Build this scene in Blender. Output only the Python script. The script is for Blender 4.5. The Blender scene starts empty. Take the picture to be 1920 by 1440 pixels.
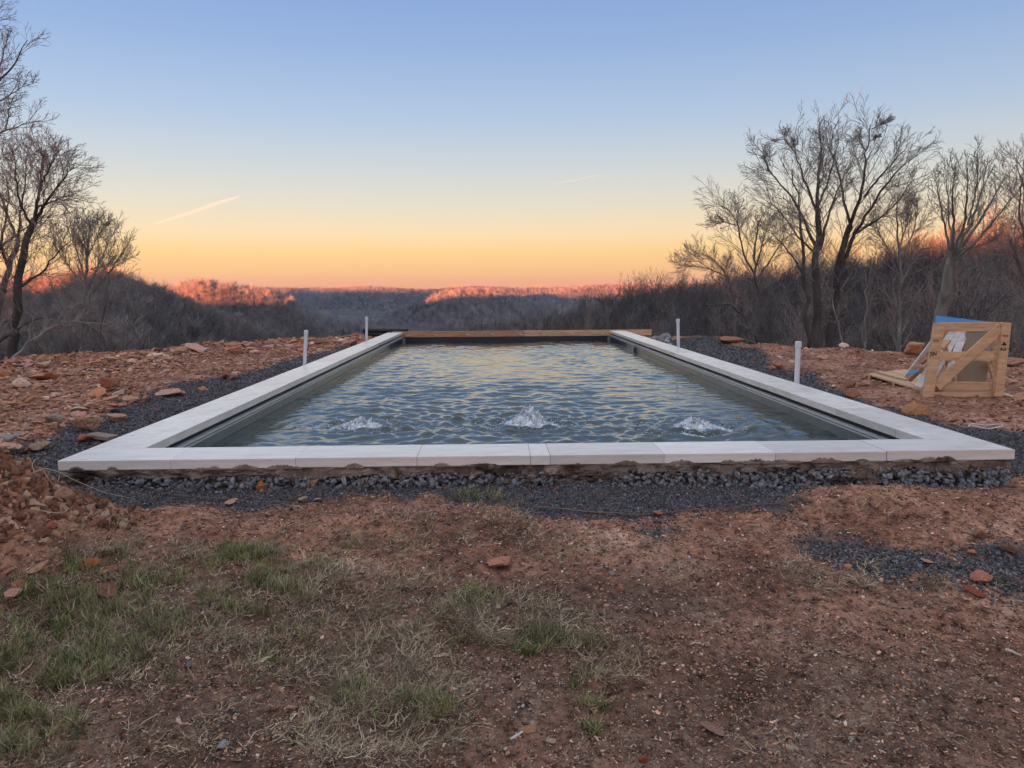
import bpy, math, random
import numpy as np
from mathutils import Matrix, Vector

C = bpy.context.scene.collection
scn = bpy.context.scene
R = math.radians
rng = np.random.default_rng(7)
random.seed(7)

# ------------------------------------------------------------------ camera
CAMZ = 0.95
PITCH, YAW, ROLL, FPX = R(7.0), R(1.243), R(0.394), 1422.0
cam_d = bpy.data.cameras.new('camera'); cam = bpy.data.objects.new('camera', cam_d); C.objects.link(cam)
cam_d.sensor_width = 36; cam_d.lens = FPX/1920*36
cam_d.clip_start = 0.05; cam_d.clip_end = 60000
MC = Matrix.Rotation(-YAW, 4, 'Z') @ Matrix.Rotation(math.pi/2-PITCH, 4, 'X') @ Matrix.Rotation(-ROLL, 4, 'Z')
MC.translation = Vector((0, 0, CAMZ)); cam.matrix_world = MC
scn.camera = cam
MC3 = np.array(MC.to_3x3())

# ------------------------------------------------------------------ sun, sky, exposure
SUN_EL, SUN_TH = R(0.75), R(10.0)        # elevation; its light travels towards +Y, turned 10 deg to +X
sd = bpy.data.lights.new('sun', 'SUN'); so = bpy.data.objects.new('sun', sd); C.objects.link(so)
sd.energy = 5.0; sd.angle = R(0.5); sd.color = (1.0, 0.25, 0.085)
trav = Vector((math.sin(SUN_TH)*math.cos(SUN_EL), math.cos(SUN_TH)*math.cos(SUN_EL), -math.sin(SUN_EL)))
so.rotation_euler = trav.to_track_quat('-Z', 'Y').to_euler()
w = bpy.data.worlds.new('World'); scn.world = w; w.use_nodes = True
nt = w.node_tree; nt.nodes.clear()
def srgb(c):
    return tuple(((v/255)/12.92 if v/255 <= 0.04045 else ((v/255+0.055)/1.055)**2.4) for v in c)
def N(t, typ, **kw):
    n = t.nodes.new(typ)
    for k, v in kw.items(): setattr(n, k, v)
    return n
tc = N(nt, 'ShaderNodeTexCoord'); sx = N(nt, 'ShaderNodeSeparateXYZ'); nt.links.new(tc.outputs['Generated'], sx.inputs[0])
asn = N(nt, 'ShaderNodeMath', operation='ARCSINE'); nt.links.new(sx.outputs[2], asn.inputs[0])
mr = N(nt, 'ShaderNodeMapRange'); mr.inputs[1].default_value = R(-2); mr.inputs[2].default_value = R(90)
nt.links.new(asn.outputs[0], mr.inputs[0])
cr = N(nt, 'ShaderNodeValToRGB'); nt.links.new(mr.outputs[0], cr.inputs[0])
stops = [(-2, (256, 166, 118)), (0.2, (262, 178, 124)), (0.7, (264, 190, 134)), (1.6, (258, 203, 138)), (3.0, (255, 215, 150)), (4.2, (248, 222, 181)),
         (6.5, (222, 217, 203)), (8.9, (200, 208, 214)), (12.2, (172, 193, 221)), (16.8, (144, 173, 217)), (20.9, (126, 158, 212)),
         (32, (168, 188, 225)), (50, (214, 222, 238)), (90, (228, 233, 242))]  # stops above the view raised to fill light onto the ground
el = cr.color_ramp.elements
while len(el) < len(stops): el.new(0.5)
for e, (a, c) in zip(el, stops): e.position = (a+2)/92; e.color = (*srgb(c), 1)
sky = N(nt, 'ShaderNodeTexSky', sky_type='NISHITA', sun_disc=False)
sky.sun_elevation = SUN_EL; sky.sun_rotation = math.pi+SUN_TH; sky.air_density = 1.0; sky.dust_density = 1.0; sky.ozone_density = 1.0
# azimuth: the twilight arch is a little paler towards -X
az = N(nt, 'ShaderNodeMapRange'); az.inputs[1].default_value = -1; az.inputs[2].default_value = 1; az.inputs[3].default_value = 1.12; az.inputs[4].default_value = 0.94
nt.links.new(sx.outputs[0], az.inputs[0])
# and brighter on the side where the sun has just sunk behind the added rise
dt = N(nt, 'ShaderNodeVectorMath', operation='DOT_PRODUCT'); nt.links.new(tc.outputs['Generated'], dt.inputs[0]); dt.inputs[1].default_value = (-math.sin(SUN_TH), -math.cos(SUN_TH), 0)
sb = N(nt, 'ShaderNodeMapRange', interpolation_type='SMOOTHSTEP'); sb.inputs[1].default_value = -0.35; sb.inputs[2].default_value = 1.0; sb.inputs[3].default_value = 1.0; sb.inputs[4].default_value = 1.12
nt.links.new(dt.outputs['Value'], sb.inputs[0])
azm = N(nt, 'ShaderNodeMath', operation='MULTIPLY'); nt.links.new(az.outputs[0], azm.inputs[0]); nt.links.new(sb.outputs[0], azm.inputs[1]); az = azm
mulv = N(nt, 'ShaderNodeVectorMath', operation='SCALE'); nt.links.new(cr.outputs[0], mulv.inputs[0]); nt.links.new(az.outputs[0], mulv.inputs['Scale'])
sks = N(nt, 'ShaderNodeVectorMath', operation='SCALE'); nt.links.new(sky.outputs[0], sks.inputs[0]); sks.inputs['Scale'].default_value = 0.05
addv = N(nt, 'ShaderNodeVectorMath', operation='ADD'); nt.links.new(mulv.outputs[0], addv.inputs[0]); nt.links.new(sks.outputs[0], addv.inputs[1])
glow = N(nt, 'ShaderNodeMapRange', interpolation_type='SMOOTHSTEP'); glow.inputs[1].default_value = -0.2; glow.inputs[2].default_value = 1.0; glow.inputs[4].default_value = 1.0
nt.links.new(dt.outputs['Value'], glow.inputs[0]); gcol = N(nt, 'ShaderNodeVectorMath', operation='SCALE'); gcol.inputs[0].default_value = (0.22, 0.13, 0.06); nt.links.new(glow.outputs[0], gcol.inputs['Scale'])
add2 = N(nt, 'ShaderNodeVectorMath', operation='ADD'); nt.links.new(addv.outputs[0], add2.inputs[0]); nt.links.new(gcol.outputs[0], add2.inputs[1]); addv = add2
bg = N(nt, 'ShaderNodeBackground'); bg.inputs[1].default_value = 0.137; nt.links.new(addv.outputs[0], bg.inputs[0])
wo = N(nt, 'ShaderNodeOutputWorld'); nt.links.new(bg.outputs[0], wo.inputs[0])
scn.view_settings.view_transform = 'Standard'; scn.view_settings.look = 'None'
scn.view_settings.exposure = 2.83; scn.view_settings.gamma = 1.0; scn.view_settings.use_curve_mapping = False
scn.render.engine = 'CYCLES'
cy = scn.cycles
cy.max_bounces = 5; cy.diffuse_bounces = 2; cy.glossy_bounces = 3; cy.transmission_bounces = 3; cy.volume_bounces = 0; cy.transparent_max_bounces = 8
cy.caustics_reflective = False; cy.caustics_refractive = False
cy.use_denoising = True
cy.adaptive_threshold = 0.02
try: cy.denoiser = 'OPENIMAGEDENOISE'
except Exception: pass

# ------------------------------------------------------------------ pixel (1920x1440 photo) <-> world
def ray(px, py):
    v = np.array([(px-960)/FPX, -(py-720)/FPX, -1.0]); v = MC3 @ v
    return v
def W(px, py, z=0.0):
    v = ray(px, py); t = (z-CAMZ)/v[2]
    return np.array([v[0]*t, v[1]*t, z])
def AT(px, py, D):
    """point of the pixel's ray at horizontal distance D"""
    v = ray(px, py); t = D/math.hypot(v[0], v[1])
    return np.array([v[0]*t, v[1]*t, CAMZ+v[2]*t])
def proj(P):
    P = np.asarray(P, float); q = (P-np.array([0, 0, CAMZ])) @ MC3
    return 960+FPX*q[..., 0]/-q[..., 2], 720-FPX*q[..., 1]/-q[..., 2]
def azim(px): return math.degrees(math.atan((px-960)/FPX/math.cos(PITCH)))+math.degrees(YAW)

# ------------------------------------------------------------------ noise
def _h(ix, iy, iz, s):
    n = (ix*374761393+iy*668265263+iz*2147483647+s*974634777) & 0xffffffff
    n = ((n ^ (n >> 13))*1274126177) & 0xffffffff
    n = (n ^ (n >> 16)) & 0xffffffff
    return n.astype(np.float64)/4294967295.0*2-1
def vnoise(x, y, z=None, s=0):
    x = np.asarray(x, float); y = np.asarray(y, float); z = np.zeros_like(x) if z is None else np.asarray(z, float)
    ix, iy, iz = np.floor(x).astype(np.int64), np.floor(y).astype(np.int64), np.floor(z).astype(np.int64)
    fx, fy, fz = x-ix, y-iy, z-iz
    fx, fy, fz = fx*fx*(3-2*fx), fy*fy*(3-2*fy), fz*fz*(3-2*fz)
    def L(a, b, t): return a+(b-a)*t
    two = not np.any(iz) and not np.any(fz)
    a = L(L(_h(ix, iy, iz, s), _h(ix+1, iy, iz, s), fx), L(_h(ix, iy+1, iz, s), _h(ix+1, iy+1, iz, s), fx), fy)
    if two: return a
    b = L(L(_h(ix, iy, iz+1, s), _h(ix+1, iy, iz+1, s), fx), L(_h(ix, iy+1, iz+1, s), _h(ix+1, iy+1, iz+1, s), fx), fy)
    return L(a, b, fz)
def fbm(x, y, o=4, s=0, z=None, g=0.5):
    t = 0; a = 1.0; f = 1.0
    for i in range(o):
        t = t+a*vnoise(x*f, y*f, None if z is None else z*f, s+i*17); a *= g; f *= 2.03
    return t
def sstep(a, b, x):
    t = np.clip((x-a)/(b-a), 0, 1); return t*t*(3-2*t)

# ------------------------------------------------------------------ object helpers
def mesh(name, V, F, mats=(), smooth=False, mi=None):
    me = bpy.data.meshes.new(name); V = np.asarray(V, np.float32).reshape(-1, 3)
    if isinstance(F, np.ndarray):
        k = F.shape[1]; nf = len(F)
        me.vertices.add(len(V)); me.vertices.foreach_set('co', V.ravel())
        me.loops.add(nf*k); me.loops.foreach_set('vertex_index', F.astype(np.int32).ravel())
        me.polygons.add(nf); me.polygons.foreach_set('loop_start', (np.arange(nf)*k).astype(np.int32))
        try: me.polygons.foreach_set('loop_total', np.full(nf, k, np.int32))
        except Exception: pass
        me.update(calc_edges=True)
    else:
        me.from_pydata(V.tolist(), [], F); me.update()
    for m in mats: me.materials.append(m)
    me.polygons.foreach_set('use_smooth', np.full(len(me.polygons), bool(smooth)))
    if mi is not None: me.polygons.foreach_set('material_index', np.asarray(mi, np.int32))
    return me
def obj(name, me, parent=None, loc=None, label=None, cat=None, group=None, kind=None, rot=None, scale=None):
    o = bpy.data.objects.new(name, me); C.objects.link(o)
    if parent is not None: o.parent = parent
    if loc is not None: o.location = loc
    if rot is not None: o.rotation_euler = rot
    if scale is not None: o.scale = scale
    if label: o['label'] = label
    if cat: o['category'] = cat
    if group: o['group'] = group
    if kind: o['kind'] = kind
    return o
class MB:
    """collects shapes into one mesh"""
    def __init__(s): s.v = []; s.f = []; s.n = 0
    def add(s, V, F):
        V = np.asarray(V, float); s.v.append(V); s.f += [tuple(int(i)+s.n for i in f) for f in F]; s.n += len(V); return s
    def box(s, a, b, M=None, bev=0.0):
        a = np.array(a, float); b = np.array(b, float)
        if bev > 0:
            V = []; c = (a+b)/2; h = (b-a)/2
            bev = min(bev, h.min()*0.9)
            for ax in range(3):
                for sg in ((-1, -1, -1), (-1, -1, 1), (-1, 1, -1), (-1, 1, 1), (1, -1, -1), (1, -1, 1), (1, 1, -1), (1, 1, 1)):
                    e = h-bev; e[ax] = h[ax]; V.append(c+np.array(sg)*e)
            V = np.array(V)
            import bmesh
            bm = bmesh.new(); [bm.verts.new(v) for v in V]
            r = bmesh.ops.convex_hull(bm, input=bm.verts[:]); bm.verts.index_update()
            bmesh.ops.dissolve_limit(bm, angle_limit=0.01, verts=bm.verts[:], edges=bm.edges[:]); bm.verts.index_update()
            V = np.array([v.co[:] for v in bm.verts]); F = [[v.index for v in f.verts] for f in bm.faces]; bm.free()
        else:
            V = np.array([(x, y, z) for x in (a[0], b[0]) for y in (a[1], b[1]) for z in (a[2], b[2])])
            F = [(0, 1, 3, 2), (4, 6, 7, 5), (0, 4, 5, 1), (2, 3, 7, 6), (0, 2, 6, 4), (1, 5, 7, 3)]
        if M is not None:
            M = np.array(M); V = V @ M[:3, :3].T + M[:3, 3]
        return s.add(V, F)
    def beam(s, p, q, wid, thk, up=(0, 0, 1), bev=0.003):
        """a board from p to q, wid across (in the plane of 'up'), thk thick"""
        p = np.array(p, float); q = np.array(q, float); d = q-p; L = np.linalg.norm(d); d /= L
        up = np.array(up, float); up = up-d*(up@d); up /= np.linalg.norm(up); n = np.cross(d, up)
        M = np.eye(4); M[:3, 0] = d; M[:3, 1] = n; M[:3, 2] = up; M[:3, 3] = p
        return s.box((0, -thk/2, -wid/2), (L, thk/2, wid/2), M, bev)
    def tube(s, P, r, k=8, caps=True):
        P = np.array(P, float); n = len(P); r = np.broadcast_to(np.asarray(r, float), (n,))
        V, F = tube_np(P[None], r[None], k); F = [tuple(f) for f in F]
        if caps: F += [tuple(range(k))[::-1], tuple(range((n-1)*k, n*k))]
        return s.add(V, F)
    def mesh(s, name, mats, smooth=False):
        me = mesh(name, np.concatenate(s.v), s.f, mats, smooth); return me
def tube_np(P, rad, k):
    """P (N,n,3) rad (N,n) -> verts, quads"""
    Nn, n, _ = P.shape
    T = np.empty_like(P); T[:, 1:-1] = P[:, 2:]-P[:, :-2]; T[:, 0] = P[:, 1]-P[:, 0]; T[:, -1] = P[:, -1]-P[:, -2]
    T /= np.linalg.norm(T, axis=2, keepdims=True)+1e-9
    m = T.mean(1); ref = np.where(np.abs(m[:, 2:3]) > 0.8, np.array([[1., 0, 0]]), np.array([[0., 0, 1]]))
    U = np.cross(T, ref[:, None, :]); U /= np.linalg.norm(U, axis=2, keepdims=True)+1e-9
    Vv = np.cross(T, U)
    a = np.arange(k)/k*2*math.pi
    ring = P[:, :, None, :]+rad[:, :, None, None]*(U[:, :, None, :]*np.cos(a)[None, None, :, None]+Vv[:, :, None, :]*np.sin(a)[None, None, :, None])
    verts = ring.reshape(-1, 3)
    b = (np.arange(Nn)[:, None, None]*n+np.arange(n-1)[None, :, None])*k
    j = np.arange(k)[None, None, :]; j2 = (j+1) % k
    F = np.stack([b+j, b+j2, b+k+j2, b+k+j], -1).reshape(-1, 4)
    return verts, F
def join(parts):
    V = []; F = []; n = 0
    for v, f in parts: V.append(v); F.append(f+n); n += len(v)
    return np.concatenate(V), np.concatenate(F)

# ------------------------------------------------------------------ materials
def mat(name, cols, scale=4.0, rough=0.85, bump=0.4, bscale=30.0, bdist=0.01, detail=8, spec=0.3, tint=None, metal=0.0, stretch=(1, 1, 1),
        spots=None, coords='Object', pos=None, vary=0.0, coat=0.0):
    m = bpy.data.materials.new(name); m.use_nodes = True; t = m.node_tree; b = t.nodes['Principled BSDF']
    L = t.links.new
    tcn = N(t, 'ShaderNodeTexCoord'); mp = N(t, 'ShaderNodeMapping'); mp.inputs['Scale'].default_value = stretch
    L(tcn.outputs[coords], mp.inputs[0])
    n1 = N(t, 'ShaderNodeTexNoise'); n1.inputs['Scale'].default_value = scale; n1.inputs['Detail'].default_value = detail; n1.inputs['Roughness'].default_value = 0.62
    L(mp.outputs[0], n1.inputs[0])
    r = N(t, 'ShaderNodeValToRGB'); L(n1.outputs[0], r.inputs[0]); e = r.color_ramp.elements
    while len(e) < len(cols): e.new(0.5)
    for i, (q, c) in enumerate(zip(e, cols)):
        q.position = pos[i] if pos else 0.3+0.4*i/max(1, len(cols)-1); q.color = (*c, 1)
    out = r.outputs[0]
    if spots:   # (scale, threshold, colour)
        for (ss, th, cc) in spots:
            n3 = N(t, 'ShaderNodeTexNoise'); n3.inputs['Scale'].default_value = ss; n3.inputs['Detail'].default_value = 5; L(mp.outputs[0], n3.inputs[0])
            r3 = N(t, 'ShaderNodeMapRange'); r3.inputs[1].default_value = th; r3.inputs[2].default_value = th+0.06; L(n3.outputs[0], r3.inputs[0])
            mx = N(t, 'ShaderNodeMix', data_type='RGBA'); L(r3.outputs[0], mx.inputs[0]); L(out, mx.inputs[6]); mx.inputs[7].default_value = (*cc, 1); out = mx.outputs[2]
    if tint:
        mx = N(t, 'ShaderNodeMix', data_type='RGBA', blend_type='MULTIPLY'); mx.inputs[0].default_value = 1
        L(out, mx.inputs[6])
        if tint == 'object':
            oi = N(t, 'ShaderNodeObjectInfo'); L(oi.outputs['Color'], mx.inputs[7])
        else:
            at = N(t, 'ShaderNodeAttribute', attribute_type='INSTANCER', attribute_name='tint'); L(at.outputs['Color'], mx.inputs[7])
        out = mx.outputs[2]
    if vary:
        oi = N(t, 'ShaderNodeObjectInfo'); m2 = N(t, 'ShaderNodeMapRange'); m2.inputs[3].default_value = 1-vary; m2.inputs[4].default_value = 1+vary
        L(oi.outputs['Random'], m2.inputs[0]); vs = N(t, 'ShaderNodeVectorMath', operation='SCALE'); L(out, vs.inputs[0]); L(m2.outputs[0], vs.inputs['Scale']); out = vs.outputs[0]
    L(out, b.inputs['Base Color'])
    b.inputs['Roughness'].default_value = rough; b.inputs['Specular IOR Level'].default_value = spec; b.inputs['Metallic'].default_value = metal
    b.inputs['Coat Weight'].default_value = coat
    if bump > 0:
        n2 = N(t, 'ShaderNodeTexNoise'); n2.inputs['Scale'].default_value = bscale; n2.inputs['Detail'].default_value = 6; n2.inputs['Roughness'].default_value = 0.65; L(mp.outputs[0], n2.inputs[0])
        bu = N(t, 'ShaderNodeBump'); bu.inputs['Strength'].default_value = bump; bu.inputs['Distance'].default_value = bdist; L(n2.outputs[0], bu.inputs['Height']); L(bu.outputs[0], b.inputs['Normal'])
    return m
M_rock = mat('rock', [(0.55, 0.45, 0.4), (0.85, 0.8, 0.76), (1.0, 0.96, 0.92)], 9, 0.9, 0.6, 60, 0.01, tint='object', spots=[(5, 0.58, (0.62, 0.38, 0.27))])
M_rock_i = mat('rock_scatter', [(0.6, 0.5, 0.45), (0.9, 0.86, 0.82), (1, 1, 1)], 20, 0.9, 0.5, 60, 0.01, tint='inst')
M_gravel_i = mat('gravel_chip', [(0.8, 0.8, 0.82), (1, 1, 1)], 40, 0.75, 0.3, 60, 0.005, tint='inst', spec=0.4)
M_blade_i = mat('grass_blade', [(0.8, 0.8, 0.8), (1, 1, 1)], 30, 0.6, 0.0, tint='inst')
M_bark = mat('bark', [(0.060, 0.050, 0.045), (0.12, 0.10, 0.088), (0.21, 0.185, 0.16)], 3, 0.95, 0.7, 14, 0.05, stretch=(1, 1, 0.3))
M_bark_dark = mat('bark_dark', [(0.035, 0.028, 0.026), (0.075, 0.060, 0.054), (0.12, 0.10, 0.09)], 3, 0.95, 0.7, 14, 0.05, stretch=(1, 1, 0.3))
M_bark_pale = mat('bark_pale', [(0.10, 0.09, 0.08), (0.22, 0.20, 0.175), (0.34, 0.31, 0.27)], 3, 0.95, 0.7, 14, 0.05, stretch=(1, 1, 0.3))
M_twig = mat('twig', [(0.19, 0.16, 0.145), (0.30, 0.26, 0.23)], 3, 0.95, 0.0)
M_twig_red = mat('twig_reddish', [(0.27, 0.18, 0.155), (0.38, 0.27, 0.235)], 3, 0.95, 0.0)
M_twig_i = mat('twig_scatter', [(0.85, 0.85, 0.85), (1, 1, 1)], 3, 0.95, 0.0, tint='inst')
M_white = mat('white_pvc', [(0.62, 0.64, 0.68), (0.70, 0.72, 0.75)], 12, 0.45, 0.05, 20, spots=[(14, 0.66, (0.40, 0.36, 0.33))])
M_travertine = mat('travertine', [(0.66, 0.60, 0.53), (0.76, 0.71, 0.645), (0.83, 0.795, 0.74)], 2.2, 0.27, 0.12, 45, 0.002, stretch=(1.0, 2.6, 1.0), coords='Generated', vary=0.11, spec=0.5, spots=[(7, 0.63, (0.55, 0.50, 0.45)), (26, 0.72, (0.42, 0.34, 0.27))])
M_joint = mat('joint', [(0.25, 0.22, 0.2), (0.3, 0.27, 0.24)], 10, 0.9, 0)
M_mortar = mat('mortar', [(0.10, 0.072, 0.054), (0.24, 0.18, 0.14), (0.34, 0.275, 0.225)], 7, 0.9, 0.8, 30, 0.02, spots=[(5, 0.56, (0.07, 0.045, 0.034))])
M_conc = mat('rough_concrete', [(0.07, 0.065, 0.06), (0.20, 0.19, 0.18), (0.33, 0.32, 0.31)], 14, 0.9, 0.9, 40, 0.02)
M_stone = mat('grey_stone', [(0.15, 0.155, 0.165), (0.27, 0.275, 0.29), (0.42, 0.425, 0.44)], 30, 0.8, 0.6, 50, 0.01, vary=0.45)
M_liner = mat('pool_liner', [(0.10, 0.12, 0.12), (0.16, 0.175, 0.17)], 3, 0.32, 0.03, 8, 0.004, spec=0.5)
M_liner_shade = mat('shaded_liner', [(0.018, 0.024, 0.035), (0.028, 0.036, 0.05)], 3, 0.4, 0.05, 8)  # pool wall with the far end's shade painted into its colour
M_alu = mat('aluminium', [(0.55, 0.57, 0.56), (0.66, 0.68, 0.66)], 6, 0.35, 0.02, 8, metal=0.25)
M_slot = mat('dark_slot', [(0.03, 0.028, 0.025), (0.05, 0.045, 0.04)], 6, 0.8, 0)
M_wood = mat('pine', [(0.44, 0.25, 0.13), (0.60, 0.375, 0.215), (0.69, 0.475, 0.31)], 3.5, 0.75, 0.35, 40, 0.003, stretch=(1.2, 9, 9), vary=0.12, spots=[(5, 0.68, (0.20, 0.10, 0.045))])
M_wood_red = mat('weathered_cedar', [(0.30, 0.145, 0.085), (0.46, 0.24, 0.14), (0.52, 0.30, 0.18)], 3.5, 0.8, 0.35, 40, 0.003, stretch=(1.2, 9, 9), vary=0.1)
M_ply = mat('brown_panel', [(0.20, 0.14, 0.10), (0.29, 0.21, 0.15)], 2.5, 0.6, 0.1, 30, 0.002, stretch=(3, 1, 1))
M_plank_white = mat('whitewashed_plank', [(0.48, 0.40, 0.36), (0.62, 0.56, 0.53), (0.70, 0.66, 0.64)], 3, 0.7, 0.2, 40, 0.002, stretch=(1, 8, 8), vary=0.08)
M_blue = mat('blue_foam', [(0.10, 0.32, 0.68), (0.14, 0.39, 0.76)], 5, 0.6, 0.1, 40, 0.002, spots=[(16, 0.7, (0.06, 0.2, 0.5))])
M_ink = mat('black_ink', [(0.012, 0.012, 0.012), (0.03, 0.03, 0.03)], 20, 0.7, 0)
M_black = mat('black_plastic', [(0.012, 0.012, 0.014), (0.03, 0.03, 0.035)], 20, 0.5, 0.1)
M_grey = mat('grey_metal', [(0.25, 0.26, 0.28), (0.35, 0.36, 0.38)], 10, 0.4, 0.05, metal=0.6)

# ------------------------------------------------------------------ pool plan (coping top is z = 0)
XL, XR, YN, YF, CW = -2.176, 2.716, 4.670, 17.875, 0.345
WZ = -0.212                                                        # water level
# ------------------------------------------------------------------ height of the building pad
def redge_table():
    pts = [(-200, 692), (0, 683), (150, 668), (300, 661), (430, 649), (560, 641), (640, 637), (700, 632), (760, 628), (960, 626), (1150, 628), (1240, 636), (1300, 640), (1420, 650), (1600, 664), (1760, 676), (1920, 690), (2100, 700)]
    a = []; r = []
    for x, y in pts:
        p = W(x, y, -0.15); a.append(math.degrees(math.atan2(p[0], p[1]))); r.append(min(math.hypot(p[0], p[1]), 18.9))
    return np.array([-180, -90, -60]+a+[60, 90, 180]), np.array([60, 20, 12]+r+[12, 20, 60])
EA, ER = redge_table()
def zpad(x, y, fine=True):
    x = np.asarray(x, float); y = np.asarray(y, float)
    d = np.hypot(x, y)
    z = -0.40+0.20*sstep(1.6, 3.7, y)                                   # rises from the camera to the pool front
    side = sstep(4.0, 5.6, y)
    z = z+0.06*side
    # mounds
    def G(cx, cy, sx_, sy_, h): return h*np.exp(-((x-cx)/sx_)**2-((y-cy)/sy_)**2)
    z = z+G(-2.75, 3.5, 0.70, 0.46, 0.52)+G(-2.2, 3.1, 0.45, 0.4, 0.10)+G(-2.9, 2.8, 0.6, 0.5, 0.12)
    z = z+G(1.95, 3.85, 0.42, 0.22, 0.11)+G(2.6, 3.8, 0.5, 0.25, 0.05)
    z = z+G(-0.55, 3.6, 0.5, 0.12, 0.05)+G(-1.6, 3.7, 0.16, 0.10, 0.06)+G(0.1, 2.45, 0.55, 0.2, 0.02)+G(-0.35, 1.95, 0.4, 0.16, 0.045)+G(-0.1, 2.25, 0.35, 0.12, 0.03)
    z = z+0.02*fbm(x*0.9, y*0.9, 3, 5)
    if fine:
        m = np.exp(-d/40)
        z = z+m*(0.013*fbm(x*4, y*4, 4, 11)+0.015*np.abs(fbm(x*13, y*13, 3, 31))+0.02*np.maximum(0, fbm(x*2.3, y*2.3, 3, 37)-0.15))
        lump = sstep(4.2, 6.5, y)*(np.abs(x-0.27) > 3.2)
        z = z+lump*0.022*np.abs(fbm(x*2.6, y*2.6, 4, 77))
        pile = np.exp(-((x+2.7)/0.9)**2-((y-3.35)/0.6)**2)
        z = z+pile*0.05*np.abs(fbm(x*7, y*7, 4, 93))
    return z
# ------------------------------------------------------------------ hills: crest lines seen over the valley
HILLS = [  # distance, tree height, slope, half width, crest of the tree tops in the photo
 (430, 13, 0.17, 45, [(-1500, 510), (-400, 520), (0, 527), (120, 522), (200, 513), (250, 523), (330, 556), (400, 590), (470, 622), (560, 650), (700, 690)]),
 (1100, 14, 0.26, 60, [(100, 560), (250, 548), (330, 538), (370, 524), (420, 532), (480, 538), (540, 545), (575, 566), (620, 588), (680, 608), (760, 640), (900, 690)]),
 (1700, 14, 0.24, 90, [(520, 660), (640, 622), (700, 597), (760, 578), (800, 562), (845, 546), (920, 545), (950, 551), (990, 562), (1060, 572), (1150, 578), (1300, 585), (1500, 590)]),
 (820, 13, 0.22, 50, [(780, 660), (900, 615), (1000, 600), (1080, 586), (1130, 578), (1250, 566), (1500, 560)]),
 (250, 11, 0.125, 25, [(900, 700), (1000, 640), (1060, 606), (1120, 580), (1190, 556), (1250, 545), (1400, 525), (1500, 512), (1650, 498), (1750, 470), (1850, 452), (1920, 445), (2300, 425), (3500, 420)]),
 (3200, 14, 0.2, 200, [(-1500, 533), (330, 540), (600, 538), (680, 536), (740, 539), (800, 542), (880, 537), (960, 540), (1100, 536), (1200, 532), (2600, 528)]),
]
def horizon_y(px): return 720-FPX*math.tan(PITCH)-(px-960)*math.tan(ROLL)
HT = []
for D, th, sl, hw, cp in HILLS:
    a = [azim(p[0]) for p in cp]; zz = [CAMZ+D*(horizon_y(p[0])-p[1])/FPX*math.cos(R(azim(p[0])-1.24))-th*0.85 for p in cp]
    HT.append((np.array(a), np.array(zz)))
def terrain(x, y):
    x = np.asarray(x, float); y = np.asarray(y, float)
    d = np.hypot(x, y); a = np.degrees(np.arctan2(x, y))
    redge = np.interp(a, EA, ER)*(1+0.012*vnoise(a*0.9, a*0, s=3))
    zp = zpad(x, y)
    zp = zp+0.10*np.exp(-((d-redge+0.5)/0.5)**2)*(np.abs(x-0.27) > 3.4)*(0.6+0.8*vnoise(x*1.3, y*1.3, s=9))
    fall = np.maximum(d-redge, 0)
    z = zp-0.62*fall**2/(fall+1.6)-0.0
    floor = -70-8*vnoise(x/400, y/400, s=21)
    z = np.maximum(z, floor)
    ht = np.full_like(z, -200.0)
    for (D, th, sl, hw, cp), (ta, tz) in zip(HILLS, HT):
        c = np.interp(a, ta, tz)
        dd = D*(1+0.05*vnoise(a*0.25, a*0+D, s=8))
        q = c-sl*(np.sqrt((d-dd)**2+hw**2)-hw)
        ht = np.maximum(ht, q)
    amp = sstep(90, 500, d)
    ht = ht+amp*(4.5*fbm(x/170, y/170, 4, 41)+1.2*fbm(x/35, y/35, 2, 51))-amp*1.0
    front = sstep(-62, -45, a)*sstep(100, 75, a)*sstep(24, 45, d)
    z = np.where(front > 0, np.maximum(z, ht*front-200*(1-front)), z)
    # unseen rise, added behind the camera to keep low sun off the building pad
    t = x*math.sin(SUN_TH)+y*math.cos(SUN_TH)
    back = sstep(-30, -190, t)
    u = x*math.cos(SUN_TH)-y*math.sin(SUN_TH)
    hc = 15.0-3.5*sstep(55, 85, u)+5*sstep(12, 30, u)*sstep(75, 50, u)-12.5*sstep(-226, -236, u)+42*sstep(-595, -650, u)+4*sstep(-60, -100, u)*sstep(-245, -225, u)  # crest notched along u so only chosen hilltops catch the sun
    z = z*(1-back)+back*(hc+0.8*vnoise(x/30, y/30, s=61))
    return z
def in_pool(x, y, inset):
    return (x > XL-CW+inset) & (x < XR+CW-inset) & (y > YN-CW+inset) & (y < YF+0.06-inset*0.2)
def ground_z(x, y):
    z = terrain(x, y)
    return z
def gpt(px, py, it=14):
    """where the pixel's ray meets the pad"""
    z = -0.2
    for _ in range(it):
        p = W(px, py, z); z = 0.5*z+0.5*float(zpad(p[0], p[1], True))
    p = W(px, py, z); p[2] = float(terrain(p[0], p[1])); return p

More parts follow.
